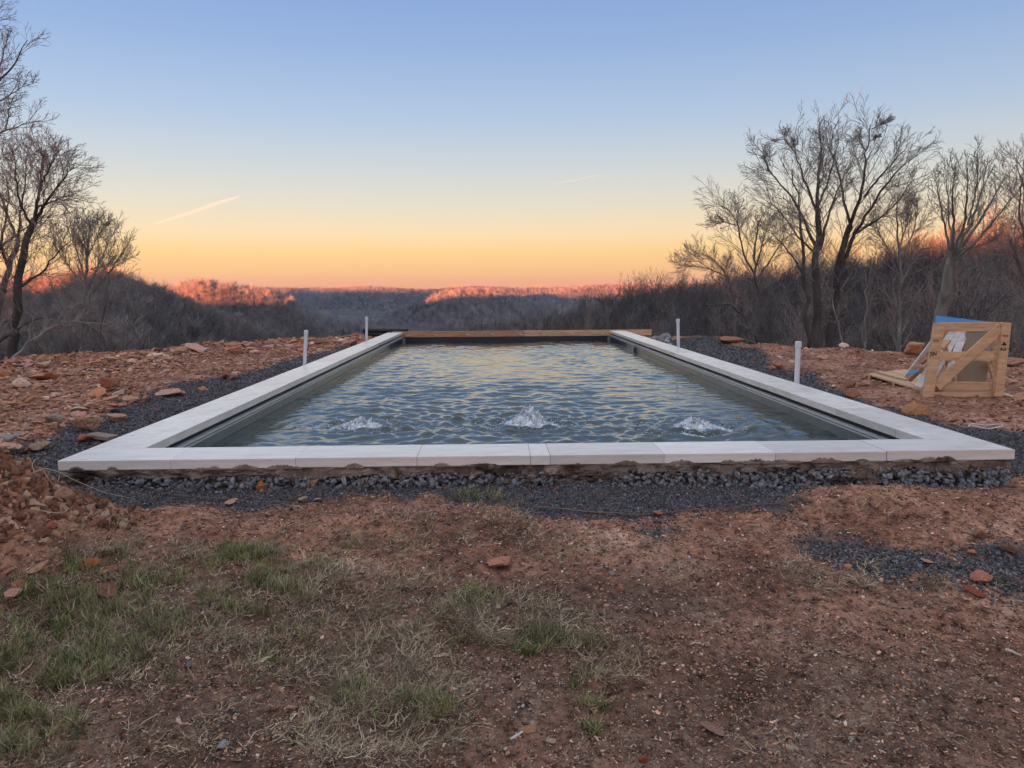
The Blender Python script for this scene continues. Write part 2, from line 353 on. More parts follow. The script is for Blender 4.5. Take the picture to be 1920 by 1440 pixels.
# gravel areas, outlined on the ground
def world_poly(pts): return np.array([gpt(x, y)[:2] for x, y in pts])
G1 = world_poly([(-60, 860), (0, 846), (90, 830), (150, 800), (210, 775), (250, 745), (330, 718), (460, 700), (560, 672), (640, 650), (690, 640), (740, 632), (1160, 628), (1250, 640), (1330, 641), (1425, 655), (1440, 690), (1510, 700), (1600, 742), (1700, 775), (1790, 795), (1920, 812), (2050, 850),
                 (2050, 880), (1905, 885), (1800, 912), (1620, 900), (1540, 918), (1480, 958), (1350, 972), (1200, 977), (1050, 972), (960, 958), (850, 945), (720, 930), (600, 940), (480, 950), (330, 947), (230, 950), (120, 925), (0, 905), (-60, 905)])
G2 = world_poly([(1500, 1026), (1560, 1012), (1700, 1034), (1780, 1045), (1850, 1020), (2000, 1005), (2000, 1115), (1840, 1110), (1770, 1095), (1740, 1070), (1640, 1058), (1540, 1046)])
def polydist(x, y, P):
    """signed distance, positive inside"""
    x = np.asarray(x, float); y = np.asarray(y, float); ins = np.zeros(x.shape, bool); dm = np.full(x.shape, 1e9)
    for i in range(len(P)):
        x0, y0 = P[i]; x1, y1 = P[(i+1) % len(P)]
        c = ((y0 > y) != (y1 > y)) & (x < (x1-x0)*(y-y0)/((y1-y0) if y1 != y0 else 1e-9)+x0); ins ^= c
        t = np.clip(((x-x0)*(x1-x0)+(y-y0)*(y1-y0))/((x1-x0)**2+(y1-y0)**2+1e-12), 0, 1)
        dm = np.minimum(dm, np.hypot(x-x0-t*(x1-x0), y-y0-t*(y1-y0)))
    return np.where(ins, dm, -dm)
def gravel_mask(x, y):
    x = np.asarray(x, float); y = np.asarray(y, float); out = np.zeros(x.shape); near = np.hypot(x, y) < 25
    if near.any():
        xx, yy = x[near], y[near]
        n = 0.15*fbm(xx*2.6, yy*2.6, 5, 71)+0.05*fbm(xx*14, yy*14, 2, 72)
        d = np.maximum(polydist(xx, yy, G1)+n*0.8, polydist(xx, yy, G2)+n*0.8)
        out[near] = sstep(-0.11, 0.07, d)
    return out

# ------------------------------------------------------------------ ground: one sheet from the camera's feet to the horizon
az_f = np.arange(-42, 44.001, 0.25); az_c = np.arange(47, 316, 3.0); AZ = np.concatenate([az_f, az_c]); NA = len(AZ)
rr = [0.02, 0.2, 0.4, 0.6]
r_ = 0.8
while r_ < 5.6: rr.append(r_); r_ += 0.017
while r_ < 21: rr.append(r_); r_ *= 1.0038
while r_ < 4300: rr.append(r_); r_ *= 1.0135
RR = np.array(rr); NR = len(RR)
A2, R2 = np.meshgrid(np.radians(AZ), RR)
GX, GY = R2*np.sin(A2), R2*np.cos(A2)
GZ = ground_z(GX, GY)
TERR = GZ.copy()
gm = gravel_mask(GX, GY)
GZ = GZ-0.012*gm
ip = in_pool(GX, GY, 0.12); GZ = np.where(ip, -0.34, GZ)
ip = in_pool(GX, GY, 0.24); GZ = np.where(ip, -2.0, GZ)
V = np.stack([GX, GY, GZ], -1).reshape(-1, 3)
i = np.arange(NR-1)[:, None]*NA; j = np.arange(NA)[None, :]; j2 = (j+1) % NA
F = np.stack([i+j, i+j2, i+NA+j2, i+NA+j], -1).reshape(-1, 4)[:, ::-1]
# ground material
mg = bpy.data.materials.new('red_clay_ground'); mg.use_nodes = True; t = mg.node_tree; b = t.nodes['Principled BSDF']; L = t.links.new
geo = N(t, 'ShaderNodeNewGeometry')
def noise(t, sc, det=8, rough=0.6, src=None, vec=None):
    n = N(t, 'ShaderNodeTexNoise'); n.inputs['Scale'].default_value = sc; n.inputs['Detail'].default_value = det; n.inputs['Roughness'].default_value = rough
    t.links.new(vec or src.outputs['Position'], n.inputs[0]); return n
def ramp(t, fac, st):
    r = N(t, 'ShaderNodeValToRGB'); t.links.new(fac, r.inputs[0]); e = r.color_ramp.elements
    while len(e) < len(st): e.new(0.5)
    for q, (p, c) in zip(e, st): q.position = p; q.color = (*c, 1)
    return r
def mixc(t, fac, a, bb, mode='MIX'):
    m = N(t, 'ShaderNodeMix', data_type='RGBA', blend_type=mode)
    if isinstance(fac, (int, float)): m.inputs[0].default_value = fac
    else: t.links.new(fac, m.inputs[0])
    for k, v in ((6, a), (7, bb)):
        if isinstance(v, tuple): m.inputs[k].default_value = (*v, 1)
        else: t.links.new(v, m.inputs[k])
    return m.outputs[2]
n1 = noise(t, 1.6, 10, 0.72, geo); n2 = noise(t, 22, 8, 0.7, geo); n3 = noise(t, 90, 5, 0.6, geo)
clay = ramp(t, n1.outputs[0], [(0.32, (0.10, 0.045, 0.029)), (0.44, (0.205, 0.098, 0.062)), (0.56, (0.33, 0.170, 0.108)), (0.70, (0.45, 0.27, 0.185))]).outputs[0]
grit_hollows = ramp(t, n2.outputs[0], [(0.35, (0.20, 0.17, 0.16)), (0.47, (1.0, 1.0, 1.0)), (0.64, (1.75, 1.75, 1.75))]).outputs[0]  # pale grit flecks; the dark end paints shade of small hollows
clay = mixc(t, 1.0, clay, grit_hollows, 'MULTIPLY')
grv = ramp(t, n3.outputs[0], [(0.35, (0.035, 0.033, 0.034)), (0.6, (0.10, 0.095, 0.098))]).outputs[0]
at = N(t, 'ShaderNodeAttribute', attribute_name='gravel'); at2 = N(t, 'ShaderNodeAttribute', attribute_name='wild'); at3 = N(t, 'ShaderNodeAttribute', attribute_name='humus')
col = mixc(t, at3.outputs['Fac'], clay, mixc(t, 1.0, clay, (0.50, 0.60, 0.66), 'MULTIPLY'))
col = mixc(t, at.outputs['Fac'], col, grv)
n4 = noise(t, 0.02, 9, 0.7, geo); n5 = noise(t, 0.6, 6, 0.7, geo)
lit = ramp(t, n5.outputs[0], [(0.3, (0.035, 0.030, 0.026)), (0.5, (0.070, 0.057, 0.047)), (0.7, (0.12, 0.098, 0.08))]).outputs[0]
lit = mixc(t, 1.0, lit, ramp(t, n4.outputs[0], [(0.35, (0.8, 0.8, 0.85)), (0.65, (1.2, 1.15, 1.1))]).outputs[0], 'MULTIPLY')
col = mixc(t, at2.outputs['Fac'], col, lit)
L(col, b.inputs['Base Color']); b.inputs['Roughness'].default_value = 0.95; b.inputs['Specular IOR Level'].default_value = 0.2
bu = N(t, 'ShaderNodeBump'); bu.inputs['Strength'].default_value = 0.8; bu.inputs['Distance'].default_value = 0.012; L(n2.outputs[0], bu.inputs['Height'])
bu2 = N(t, 'ShaderNodeBump'); bu2.inputs['Strength'].default_value = 0.5; bu2.inputs['Distance'].default_value = 0.004; L(n3.outputs[0], bu2.inputs['Height']); L(bu.outputs[0], bu2.inputs['Normal'])
L(bu2.outputs[0], b.inputs['Normal'])
me = mesh('ground', V, F, [mg], smooth=True)
def fattr(me, name, a):
    q = me.attributes.new(name, 'FLOAT', 'POINT'); q.data.foreach_set('value', np.asarray(a, np.float32).ravel())
fattr(me, 'gravel', gm)
dd_ = R2-np.interp(np.degrees(np.where(A2 > math.pi, A2-2*math.pi, A2)), EA, ER)
fattr(me, 'wild', sstep(0.3, 2.5, dd_))
PXg, PYg = proj(np.stack([GX, GY, GZ], -1))
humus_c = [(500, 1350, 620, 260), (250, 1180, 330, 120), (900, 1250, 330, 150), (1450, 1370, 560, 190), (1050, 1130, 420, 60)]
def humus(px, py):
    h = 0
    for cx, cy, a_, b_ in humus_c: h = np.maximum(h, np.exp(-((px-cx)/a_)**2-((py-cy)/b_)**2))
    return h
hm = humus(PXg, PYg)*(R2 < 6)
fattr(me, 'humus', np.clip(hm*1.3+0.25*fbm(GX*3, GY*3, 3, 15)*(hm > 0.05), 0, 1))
obj('ground', me, kind='structure')

# ------------------------------------------------------------------ rocks
def ico(sub):
    import bmesh
    bm = bmesh.new(); bmesh.ops.create_icosphere(bm, subdivisions=sub, radius=1.0)
    V = np.array([v.co[:] for v in bm.verts]); F = np.array([[v.index for v in f.verts] for f in bm.faces]); bm.free(); return V, F
ICO = {k: ico(k) for k in (1, 2, 3)}
def rock_mesh(name, seed, sub=2, m=None, flat=1.0, cuts=10, rough=0.05, smooth=False):
    g = np.random.default_rng(seed); V, F = ICO[sub]
    n = g.normal(size=(cuts, 3)); n /= np.linalg.norm(n, axis=1, keepdims=True)
    h = g.uniform(0.38, 0.9, cuts)
    dt = V @ n.T; rad = np.where(dt > 0.05, h/np.maximum(dt, 0.05), 9).min(1); rad = np.minimum(rad, 1.3)
    V = V*rad[:, None]*(1+rough*vnoise(V[:, 0]*3+seed, V[:, 1]*3, V[:, 2]*3, seed))[:, None]
    V = V*np.array([1, g.uniform(0.65, 0.95), g.uniform(0.5, 0.8)*flat])
    V[:, 2] -= V[:, 2].min()*0.8*0+0
    return mesh(name, V, F, [m] if m else [], smooth)
ROCKS = [rock_mesh('rock', 100+k, 3, M_rock, rough=0.06) for k in range(12)]
FLATS = [rock_mesh('rock_flat', 200+k, 3, M_rock, flat=0.55) for k in range(4)]
def rock(name, px, py, wpx, col, label, cat='rock', group=None, me=None, tall=1.0, sink=0.35, rot=None, seed=None):
    g = np.random.default_rng(int(px*7+py*13) if seed is None else seed)
    p = gpt(px, py); D = math.hypot(p[0], p[1]); s = wpx/FPX*D/1.75
    me = me or ROCKS[g.integers(len(ROCKS))]
    o = obj(name, me, loc=(p[0], p[1], p[2]+s*0.6*tall*(1-sink)), rot=(g.uniform(-.3, .3), g.uniform(-.3, .3), g.uniform(0, 6.28)) if rot is None else rot,
            scale=(s, s, s*tall), label=label, cat=cat, group=group)
    o.color = (*col, 1)
    return o
TAN = (0.60, 0.38, 0.26); ORG = (0.66, 0.32, 0.17); RED = (0.42, 0.16, 0.10); PINK = (0.66, 0.40, 0.31); GRY = (0.34, 0.34, 0.36); PALE = (0.78, 0.62, 0.50); BLU = (0.32, 0.38, 0.42)
special = [
 (160, 806, 44, TAN, 'large tan rock on the gravel edge left of the pool corner', 1.0, 0),
 (157, 829, 27, RED, 'brick red rock on the gravel just outside the left pool corner', 1.0, 0),
 (216, 790, 32, TAN, 'wedge shaped tan rock lying on gravel beside the left coping', 0.9, 0),
 (210, 726, 32, (0.36, 0.15, 0.09), 'square brown-red block standing on the left dirt field', 1.1, 0),
 (185, 741, 34, ORG, 'flat orange slab below the square brown block', 0.6, 1),
 (226, 741, 20, PALE, 'small pale stone touching the flat orange slab', 0.8, 0),
 (215, 755, 26, PINK, 'squarish pink rock in the cluster by the left gravel', 1.1, 0),
 (240, 757, 24, TAN, 'tan chunk next to the squarish pink rock', 1.0, 0),
 (272, 752, 22, (0.38, 0.22, 0.16), 'brownish rock at the gravel end of the left cluster', 1.0, 0),
 (146, 774, 36, PALE, 'pale beige slab on red dirt left of the gravel', 0.7, 1),
 (140, 782, 20, PALE, 'pale pointed stone under the pale beige slab', 1.0, 0),
 (20, 822, 46, BLU, 'flat blue-grey stone slab on red dirt at the picture edge', 0.45, 1),
 (102, 792, 32, (0.36, 0.32, 0.27), 'grey-brown fractured rock on the left red dirt', 0.9, 0),
 (69, 798, 36, PINK, 'low pink slab on the dirt beside the grey-brown fractured rock', 0.6, 1),
 (74, 845, 36, (0.52, 0.38, 0.27), 'pale yellow wedge rock at the gravel tip left of the pool', 1.0, 0),
 (15, 850, 38, PINK, 'pale pink pointed rock by the gravel at the far left', 1.1, 0),
 (47, 850, 18, RED, 'small round red stone between two pale rocks on gravel', 0.8, 0),
 (37, 724, 28, PALE, 'whitish pointed rock on the upper left dirt field', 1.0, 0),
 (86, 714, 44, ORG, 'long orange rock ledge on the upper left dirt field', 0.6, 1),
 (216, 771, 20, BLU, 'small blue-grey flat stone among red rocks left of the pool', 0.6, 1),
 (20, 758, 30, ORG, 'flat orange stone alone on the left dirt', 0.5, 1),
 (423, 709, 20, RED, 'dark red rock beside the dry tuft on the left gravel edge', 1.1, 0),
 (438, 712, 18, (0.34, 0.22, 0.17), 'brown rounded rock next to the dark red one by the tuft', 1.0, 0),
 (312, 741, 32, PINK, 'pink broken rock at the start of the left gravel strip', 0.7, 0),
 (340, 740, 20, ORG, 'orange stone right beside the pink broken rock', 0.8, 0),
 (379, 732, 18, ORG, 'single orange stone sitting on the left gravel strip', 0.8, 0),
 (561, 633, 30, ORG, 'tall orange boulder on the skyline of the left bank', 1.2, 0),
 (491, 917, 24, (0.55, 0.22, 0.09), 'bright orange rock on gravel against the pool foundation', 1.2, 0),
 (588, 911, 22, (0.42, 0.27, 0.18), 'tan upright rock leaning by the foundation stones', 1.3, 0),
 (568, 938, 18, (0.50, 0.38, 0.25), 'small yellow stone in front of the tan upright rock', 0.8, 0),
 (596, 939, 15, PALE, 'small pale stone beside the yellow stone on gravel', 0.7, 0),
 (434, 942, 24, PINK, 'thin pink flake on the gravel lip in front', 0.4, 1),
 (124, 930, 32, (0.45, 0.26, 0.17), 'blocky orange-tan rock on top of the left dirt pile', 1.1, 0),
 (198, 973, 32, (0.50, 0.38, 0.30), 'smooth pale beige stone on the slope of the dirt pile', 0.8, 0),
 (66, 946, 14, TAN, 'small tan pebble high on the left dirt pile', 0.9, 0),
 (34, 969, 11, (0.55, 0.24, 0.10), 'round orange pebble on the left dirt pile', 1.0, 0),
 (78, 1003, 24, (0.25, 0.12, 0.08), 'dark red clod in the hollow of the left dirt pile', 1.1, 0),
 (172, 1062, 34, (0.55, 0.16, 0.06), 'vivid red-orange rock at the foot of the dirt pile by the grass', 0.8, 0),
 (75, 1068, 26, TAN, 'curved tan stone under the left dirt pile', 0.7, 0),
 (42, 1102, 24, (0.50, 0.20, 0.12), 'reddish pointed rock where the pile meets green grass', 1.1, 0),
 (20, 1122, 30, PINK, 'pink broken rock at the left picture edge above the grass', 0.9, 0),
 (195, 1118, 46, (0.30, 0.13, 0.085), 'dark red clod embedded in the green grass', 0.6, 0),
 (150, 1108, 24, (0.36, 0.18, 0.12), 'small red-brown rock left of the clod in the grass', 0.7, 0),
 (942, 1063, 42, (0.62, 0.30, 0.20), 'orange-pink rock alone in the middle of the bare foreground', 1.1, 0),
 (1164, 1101, 18, (0.55, 0.17, 0.11), 'small flat brick red chip on the foreground dirt', 0.4, 1),
 (1145, 1077, 15, GRY, 'small grey stone on the dirt right of the orange-pink rock', 0.9, 0),
 (1835, 1086, 34, (0.60, 0.27, 0.20), 'salmon triangular rock on the dark gravel patch', 0.9, 0),
 (1834, 1004, 30, (0.46, 0.27, 0.18), 'blocky tan rock above the dark gravel patch', 1.0, 0),
 (1900, 1037, 30, (0.34, 0.22, 0.16), 'brown pointed rock on the gravel patch at the picture edge', 1.0, 0),
 (1822, 1037, 18, ORG, 'small orange stone at the rim of the gravel patch', 0.8, 0),
 (1740, 1055, 22, PINK, 'flat pinkish stone in the narrow gravel strip', 0.5, 1),
 (1590, 1066, 5*3, ORG, 'orange stone under the left end of the gravel strip', 0.9, 0),
 (1830, 1112, 40, (0.36, 0.10, 0.06), 'red clay clod below the dark gravel patch', 0.35, 1),
 (1897, 1130, 30, (0.46, 0.34, 0.22), 'flat sand coloured stone at the right picture edge', 0.4, 1),
 (1335, 1366, 46, (0.40, 0.24, 0.19), 'long flat red-brown stone in the lower foreground', 0.45, 1),
 (1484, 1402, 36, (0.60, 0.49, 0.36), 'flat pale yellow stone in the lower foreground', 0.35, 1),
 (1210, 1427, 20, (0.48, 0.10, 0.05), 'round red stone at the bottom picture edge', 1.0, 0),
 (335, 1352, 20, (0.80, 0.66, 0.60), 'white and pink chip on the dark soil', 0.5, 1),
 (420, 1396, 20, (0.42, 0.44, 0.46), 'light grey oval pebble in the lower left soil', 0.6, 1),
 (354, 1247, 18, (0.22, 0.23, 0.25), 'dark grey pebble in the thin grass at lower left', 0.7, 0),
 (992, 1368, 26, (0.48, 0.28, 0.16), 'orange-brown flat chip in the centre lower foreground', 0.4, 1),
 (1030, 1392, 22, (0.62, 0.46, 0.36), 'pale pink crumbly stone below the orange-brown chip', 0.6, 0),
 (1230, 965, 18, (0.50, 0.22, 0.13), 'small orange rock on the front gravel beside the root', 1.1, 0),
 (1415, 960, 10, ORG, 'tiny orange stone at the right end of the front gravel', 0.9, 0),
 (1645, 952, 14, TAN, 'small tan stone on the right red mound', 0.9, 0),
 (1715, 776, 46, (0.55, 0.29, 0.15), 'long orange rock on gravel beside the right coping', 0.9, 0),
 (1788, 789, 28, TAN, 'tan rock in the dry grass right of the long orange rock', 0.8, 0),
 (1663, 778, 30, (0.30, 0.15, 0.10), 'dark red clod left of the long orange rock', 0.7, 0),
 (1595, 726, 24, (0.38, 0.20, 0.13), 'upright square red rock in front of the pallet', 1.3, 0),
 (1618, 724, 20, PINK, 'pink rock leaning between square rock and pallet', 0.9, 0),
 (1602, 742, 26, (0.35, 0.16, 0.10), 'crumbly red clods under the square rock', 0.6, 0),
 (1565, 727, 12, PALE, 'small pale stone on gravel left of the square rock', 0.9, 0),
 (1708, 668, 32, (0.55, 0.30, 0.17), 'orange boulder on the skyline behind the crate', 1.4, 0),
 (1362, 645, 44, (0.42, 0.19, 0.11), 'low red earth lump on the skyline of the right bank', 0.5, 0),
 (1460, 692, 24, (0.48, 0.22, 0.13), 'red lump beside the right gravel field', 0.9, 0),
 (1582, 663, 14, PALE, 'small bright stone on the skyline of the right bank', 1.0, 0),
 (1900, 690, 44, (0.42, 0.24, 0.16), 'reddish heap of earth on the skyline right of the crate', 0.8, 0),
 (1898, 722, 26, PINK, 'pink rock right of the crate', 0.8, 0),
 (1910, 748, 28, TAN, 'tan rock at the right picture edge below the crate', 0.8, 0),
 (1857, 735, 0, TAN, '', 1, 0),
]
for (x, y, wp, c, lb, tl, fl) in special:
    if wp <= 0: continue
    g = int(x*31+y)
    rock('clay_clod' if 'clod' in lb else 'boulder' if 'boulder' in lb else 'rock', x, y, wp, c, lb, tall=tl, me=(FLATS[g % 4] if fl else ROCKS[g % 10]),
         cat='clod' if 'clod' in lb else 'rock', seed=g)
# anonymous rubble: individuals where they show largest
pal = [TAN, ORG, PINK, PALE, (0.46, 0.25, 0.16), (0.54, 0.32, 0.22), (0.40, 0.19, 0.125)]
pal_names = ['tan', 'orange', 'pink', 'pale', 'brown', 'sandy', 'dark red']
def rubble(n, region, smin, smax, label, group, test=None, seed=1, marks=()):
    g = np.random.default_rng(seed); k = 0
    while k < n:
        px = g.uniform(region[0], region[2]); py = g.uniform(region[1], region[3])
        p = gpt(px, py, 8)
        if test and not test(px, py, p): continue
        s = g.uniform(smin, smax)*(0.7+0.6*g.random()**3); D = math.hypot(p[0], p[1]); ci = g.integers(len(pal)); c = pal[ci]; c = tuple(v*g.uniform(0.85, 1.12) for v in c)
        fl = g.random() < 0.35; me_ = FLATS if fl else ROCKS; me_ = me_[g.integers(len(me_))]; big = s > (smin+smax)/2
        spot = [m_[1] for m_ in marks if px < m_[0]][:1] if marks else []
        lab = ('%s%s %s %s' % ('large ' if big else 'small ', pal_names[ci], 'flat stone' if fl else 'rock', label))+(', '+spot[0] if spot else '')
        sc = s/FPX*D/1.75
        o = obj('rock', me_, loc=(p[0], p[1], p[2]+sc*0.25), rot=(g.uniform(-.3, .3), g.uniform(-.3, .3), g.uniform(0, 6.28)), scale=(sc, sc, sc*0.9), label=lab, cat='rock', group=group)
        o.color = (*c, 1); k += 1
def edge_y(px): return np.interp(px, [0, 150, 300, 430, 560, 640], [683, 668, 661, 649, 641, 637])
def edge_yr(px): return np.interp(px, [1240, 1300, 1420, 1600, 1760, 1920], [636, 640, 650, 664, 676, 690])
def not_gravel(p): return gravel_mask(np.array([p[0]]), np.array([p[1]]))[0] < 0.3
rubble(110, (0, 636, 660, 690), 11, 24, 'on the crest of the left bank', 'rubble along the crest of the left bank',
       lambda px, py, p: 2 < py-edge_y(px) < 17 and not_gravel(p), 3, ((170, 'below the leaning trunk'), (340, 'by the slender tree'), (520, 'left of the white pipe'), (700, 'beyond the white pipe')))
rubble(60, (0, 680, 330, 800), 9, 20, 'half buried in the left dirt field', 'stones in the left dirt field',
       lambda px, py, p: py > edge_y(px)+18 and not_gravel(p), 4, ((110, 'at its outer side'), (220, 'in its middle'), (400, 'towards the pool')))
rubble(26, (0, 760, 260, 850), 10, 20, 'where left dirt meets gravel', 'stones where the left dirt meets the gravel',
       lambda px, py, p: not_gravel(p), 5, ((100, 'far from the coping'), (300, 'close to the coping')))
rubble(26, (330, 650, 650, 735), 8, 15, 'beside the left gravel strip', 'stones beside the left gravel strip',
       lambda px, py, p: py > edge_y(px)+8 and not_gravel(p), 6)
rubble(34, (0, 890, 270, 1075), 9, 18, 'in the left dirt pile', 'stones in the left dirt pile',
       lambda px, py, p: py > 885+0.5*px, 7, ((90, 'in its thick part'), (300, 'on its low end')))
rubble(30, (1450, 655, 1920, 740), 8, 15, 'on the right dirt bank', 'stones on the right dirt bank',
       lambda px, py, p: py > edge_yr(px)+3 and not_gravel(p) and not (1620 < px < 1880 and py > 690), 8, ((1600, 'near the gravel field'), (1760, 'left of the crate'), (1930, 'behind the crate')))
rubble(14, (1860, 690, 1920, 800), 10, 18, 'beside the crate', 'stones right of the crate', None, 9)

# ------------------------------------------------------------------ scatter helper (stuff nobody could count)
def scatter(name, P, Rt, S, T, protos, idx, label=None, kind='stuff'):
    n = len(P); me = bpy.data.meshes.new(name); me.vertices.add(n); me.vertices.foreach_set('co', np.asarray(P, np.float32).ravel())
    def va(nm, typ, arr, key):
        q = me.attributes.new(nm, typ, 'POINT'); q.data.foreach_set(key, arr.ravel())
    S = np.asarray(S, np.float32)
    if S.ndim == 1: S = np.repeat(S[:, None], 3, 1)
    va('rot', 'FLOAT_VECTOR', np.asarray(Rt, np.float32), 'vector'); va('scl', 'FLOAT_VECTOR', S, 'vector')
    T = np.asarray(T, np.float32); va('tint', 'FLOAT_COLOR', np.concatenate([T, np.ones((n, 1), np.float32)], 1), 'color')
    va('idx', 'INT', np.asarray(idx, np.int32), 'value')
    col = bpy.data.collections.new(name+'_sources')
    for k, pm in enumerate(protos):
        po = bpy.data.objects.new('%s_source_%02d' % (name, k), pm); col.objects.link(po)
    ng = bpy.data.node_groups.new(name, 'GeometryNodeTree')
    ng.interface.new_socket('Geometry', in_out='INPUT', socket_type='NodeSocketGeometry'); ng.interface.new_socket('Geometry', in_out='OUTPUT', socket_type='NodeSocketGeometry')
    gi = N(ng, 'NodeGroupInput'); go = N(ng, 'NodeGroupOutput'); iop = N(ng, 'GeometryNodeInstanceOnPoints'); ci = N(ng, 'GeometryNodeCollectionInfo')
    ci.inputs['Collection'].default_value = col; ci.inputs['Separate Children'].default_value = True; ci.inputs['Reset Children'].default_value = True
    def na(nm, dt):
        q = N(ng, 'GeometryNodeInputNamedAttribute', data_type=dt); q.inputs['Name'].default_value = nm; return q.outputs['Attribute']
    l = ng.links.new
    l(gi.outputs[0], iop.inputs['Points']); l(ci.outputs[0], iop.inputs['Instance']); iop.inputs['Pick Instance'].default_value = True
    l(na('idx', 'INT'), iop.inputs['Instance Index']); l(na('scl', 'FLOAT_VECTOR'), iop.inputs['Scale'])
    er = N(ng, 'FunctionNodeEulerToRotation'); l(na('rot', 'FLOAT_VECTOR'), er.inputs[0]); l(er.outputs[0], iop.inputs['Rotation'])
    l(iop.outputs[0], go.inputs[0])
    o = obj(name, me, kind=kind, label=label)
    md = o.modifiers.new('scatter', 'NODES'); md.node_group = ng
    return o
def tri_interp_ground(x, y): return terrain(x, y)-0.012*gravel_mask(x, y)

# gravel chips
chips = [rock_mesh('chip', 300+k, 1, M_gravel_i, flat=0.8, cuts=7, rough=0) for k in range(5)]
def sample_area(n, xmin, xmax, ymin, ymax, w):
    x = rng.uniform(xmin, xmax, n); y = rng.uniform(ymin, ymax, n)
    return x, y
def vis_filter(x, y, z, m=420):
    px, py = proj(np.stack([x, y, z], -1)); return (px > -m) & (px < 1920+m) & (py > 380) & (py < 1440+m)
def gravel(n, box, size, dens_pow=0.0):
    x = rng.uniform(box[0], box[1], n); y = rng.uniform(box[2], box[3], n)
    g = gravel_mask(x, y); k = (rng.random(n) < g**0.8) & ~in_pool(x, y, 0.03); x, y = x[k], y[k]
    z = tri_interp_ground(x, y); k = vis_filter(x, y, z); x, y, z = x[k], y[k], z[k]
    s = size*rng.uniform(0.5, 1.35, len(x))
    return np.stack([x, y, z+s*0.25], -1), s
Ps, Ss = [], []
for a_ in [(60000, (-3.4, 3.6, 3.2, 4.5), 0.0082), (14000, (1.0, 2.3, 2.2, 3.3), 0.0095), (26000, (-4.2, -2.4, 4.0, 9), 0.011), (24000, (2.9, 5.2, 4.0, 10), 0.011), (15000, (-4.2, -2.4, 9, 18), 0.016), (22000, (2.9, 6.5, 9, 17.5), 0.017)]:
    p, s = gravel(*a_); Ps.append(p); Ss.append(s)
P = np.concatenate(Ps); S = np.concatenate(Ss); n = len(P)
v = (0.03+0.17*rng.random(n)**1.7)*np.where(rng.random(n) < 0.06, 1.9, 1.0); T = np.stack([v*1.04, v*1.04, v*1.12], -1)*1.12
rd = rng.random(n) < 0.13; T[rd] = np.array([0.24, 0.13, 0.09])*rng.uniform(0.5, 1.3, (rd.sum(), 1))
scatter('gravel', P, rng.uniform(0, 6.28, (n, 3)), S, T, chips, rng.integers(0, 5, n), label='dark blue-grey crushed gravel around the pool')
print('gravel', n)

# soil crumbs and pebbles in front, stone chips on the left and right dirt
pebs = [rock_mesh('pebble', 400+k, 1, M_rock_i, flat=0.75, cuts=6, rough=0) for k in range(5)]
def soil(n, box, smin, smax, power=2.2, keep=None):
    x = rng.uniform(box[0], box[1], n); y = rng.uniform(box[2], box[3], n); k = (gravel_mask(x, y) < 0.4+0.3*rng.random(n)) & ~in_pool(x, y, 0.0)
    if keep is not None: k &= keep(x, y)
    x, y = x[k], y[k]; z = terrain(x, y); k = vis_filter(x, y, z); x, y, z = x[k], y[k], z[k]
    s = smin+(smax-smin)*rng.random(len(x))**power
    return np.stack([x, y, z+s*0.2], -1), s
Ps, Ss = [], []
for a_ in [(100000, (-1.9, 2.0, 1.4, 2.7), 0.0018, 0.0075, 4), (70000, (-2.9, 2.9, 2.4, 4.2), 0.002, 0.009, 4.5), (900, (-2.2, 2.2, 1.5, 3.6), 0.006, 0.016, 3), (26000, (-2.6, 2.7, 1.5, 4.2), 0.004, 0.013, 2.5)]:
    p, s = soil(*a_); Ps.append(p); Ss.append(s)
P = np.concatenate(Ps); S = np.concatenate(Ss); n = len(P)
cl = np.array([(0.20, 0.11, 0.072), (0.34, 0.19, 0.125), (0.12, 0.062, 0.044), (0.45, 0.28, 0.20), (0.55, 0.44, 0.35), (0.25, 0.19, 0.155)]); ci_ = rng.choice(6, n, p=[.3, .26, .2, .13, .06, .05])
T = 1.5*cl[ci_]*rng.uniform(0.3, 1.5, (n, 1)); wh = rng.random(n) < 0.035; T[wh] = np.array([0.55, 0.50, 0.46])*rng.uniform(0.7, 1.1, (wh.sum(), 1))
S3 = S[:, None]*np.stack([np.ones(n), rng.uniform(0.6, 1, n), rng.uniform(0.45, 0.9, n)], -1)
scatter('soil_crumbs', P, np.stack([rng.normal(0, .3, n), rng.normal(0, .3, n), rng.uniform(0, 6.28, n)], -1), S3, T, pebs, rng.integers(0, 5, n), label='crumbs of red soil and small pebbles covering the bare ground')
print('soil', n)
# pile clods
p1, s1 = soil(26000, (-3.6, -1.7, 2.7, 4.3), 0.004, 0.040, 4.0, keep=lambda x, y: np.exp(-((x+2.7)/0.75)**2-((y-3.35)/0.5)**2) > 0.22+0.2*fbm(x*4, y*4, 3, 5))
n = len(p1); ci_ = rng.choice(6, n); T = np.array([(0.30, 0.14, 0.085), (0.42, 0.22, 0.14), (0.20, 0.095, 0.06), (0.36, 0.18, 0.11), (0.50, 0.34, 0.25), (0.25, 0.12, 0.08)])[ci_]*rng.uniform(0.8, 1.2, (n, 1))
scatter('dirt_clods', p1, rng.uniform(0, 6.28, (n, 3)), s1, T, pebs, rng.integers(0, 5, n), label='crumbled clods of red earth on the left dirt pile')
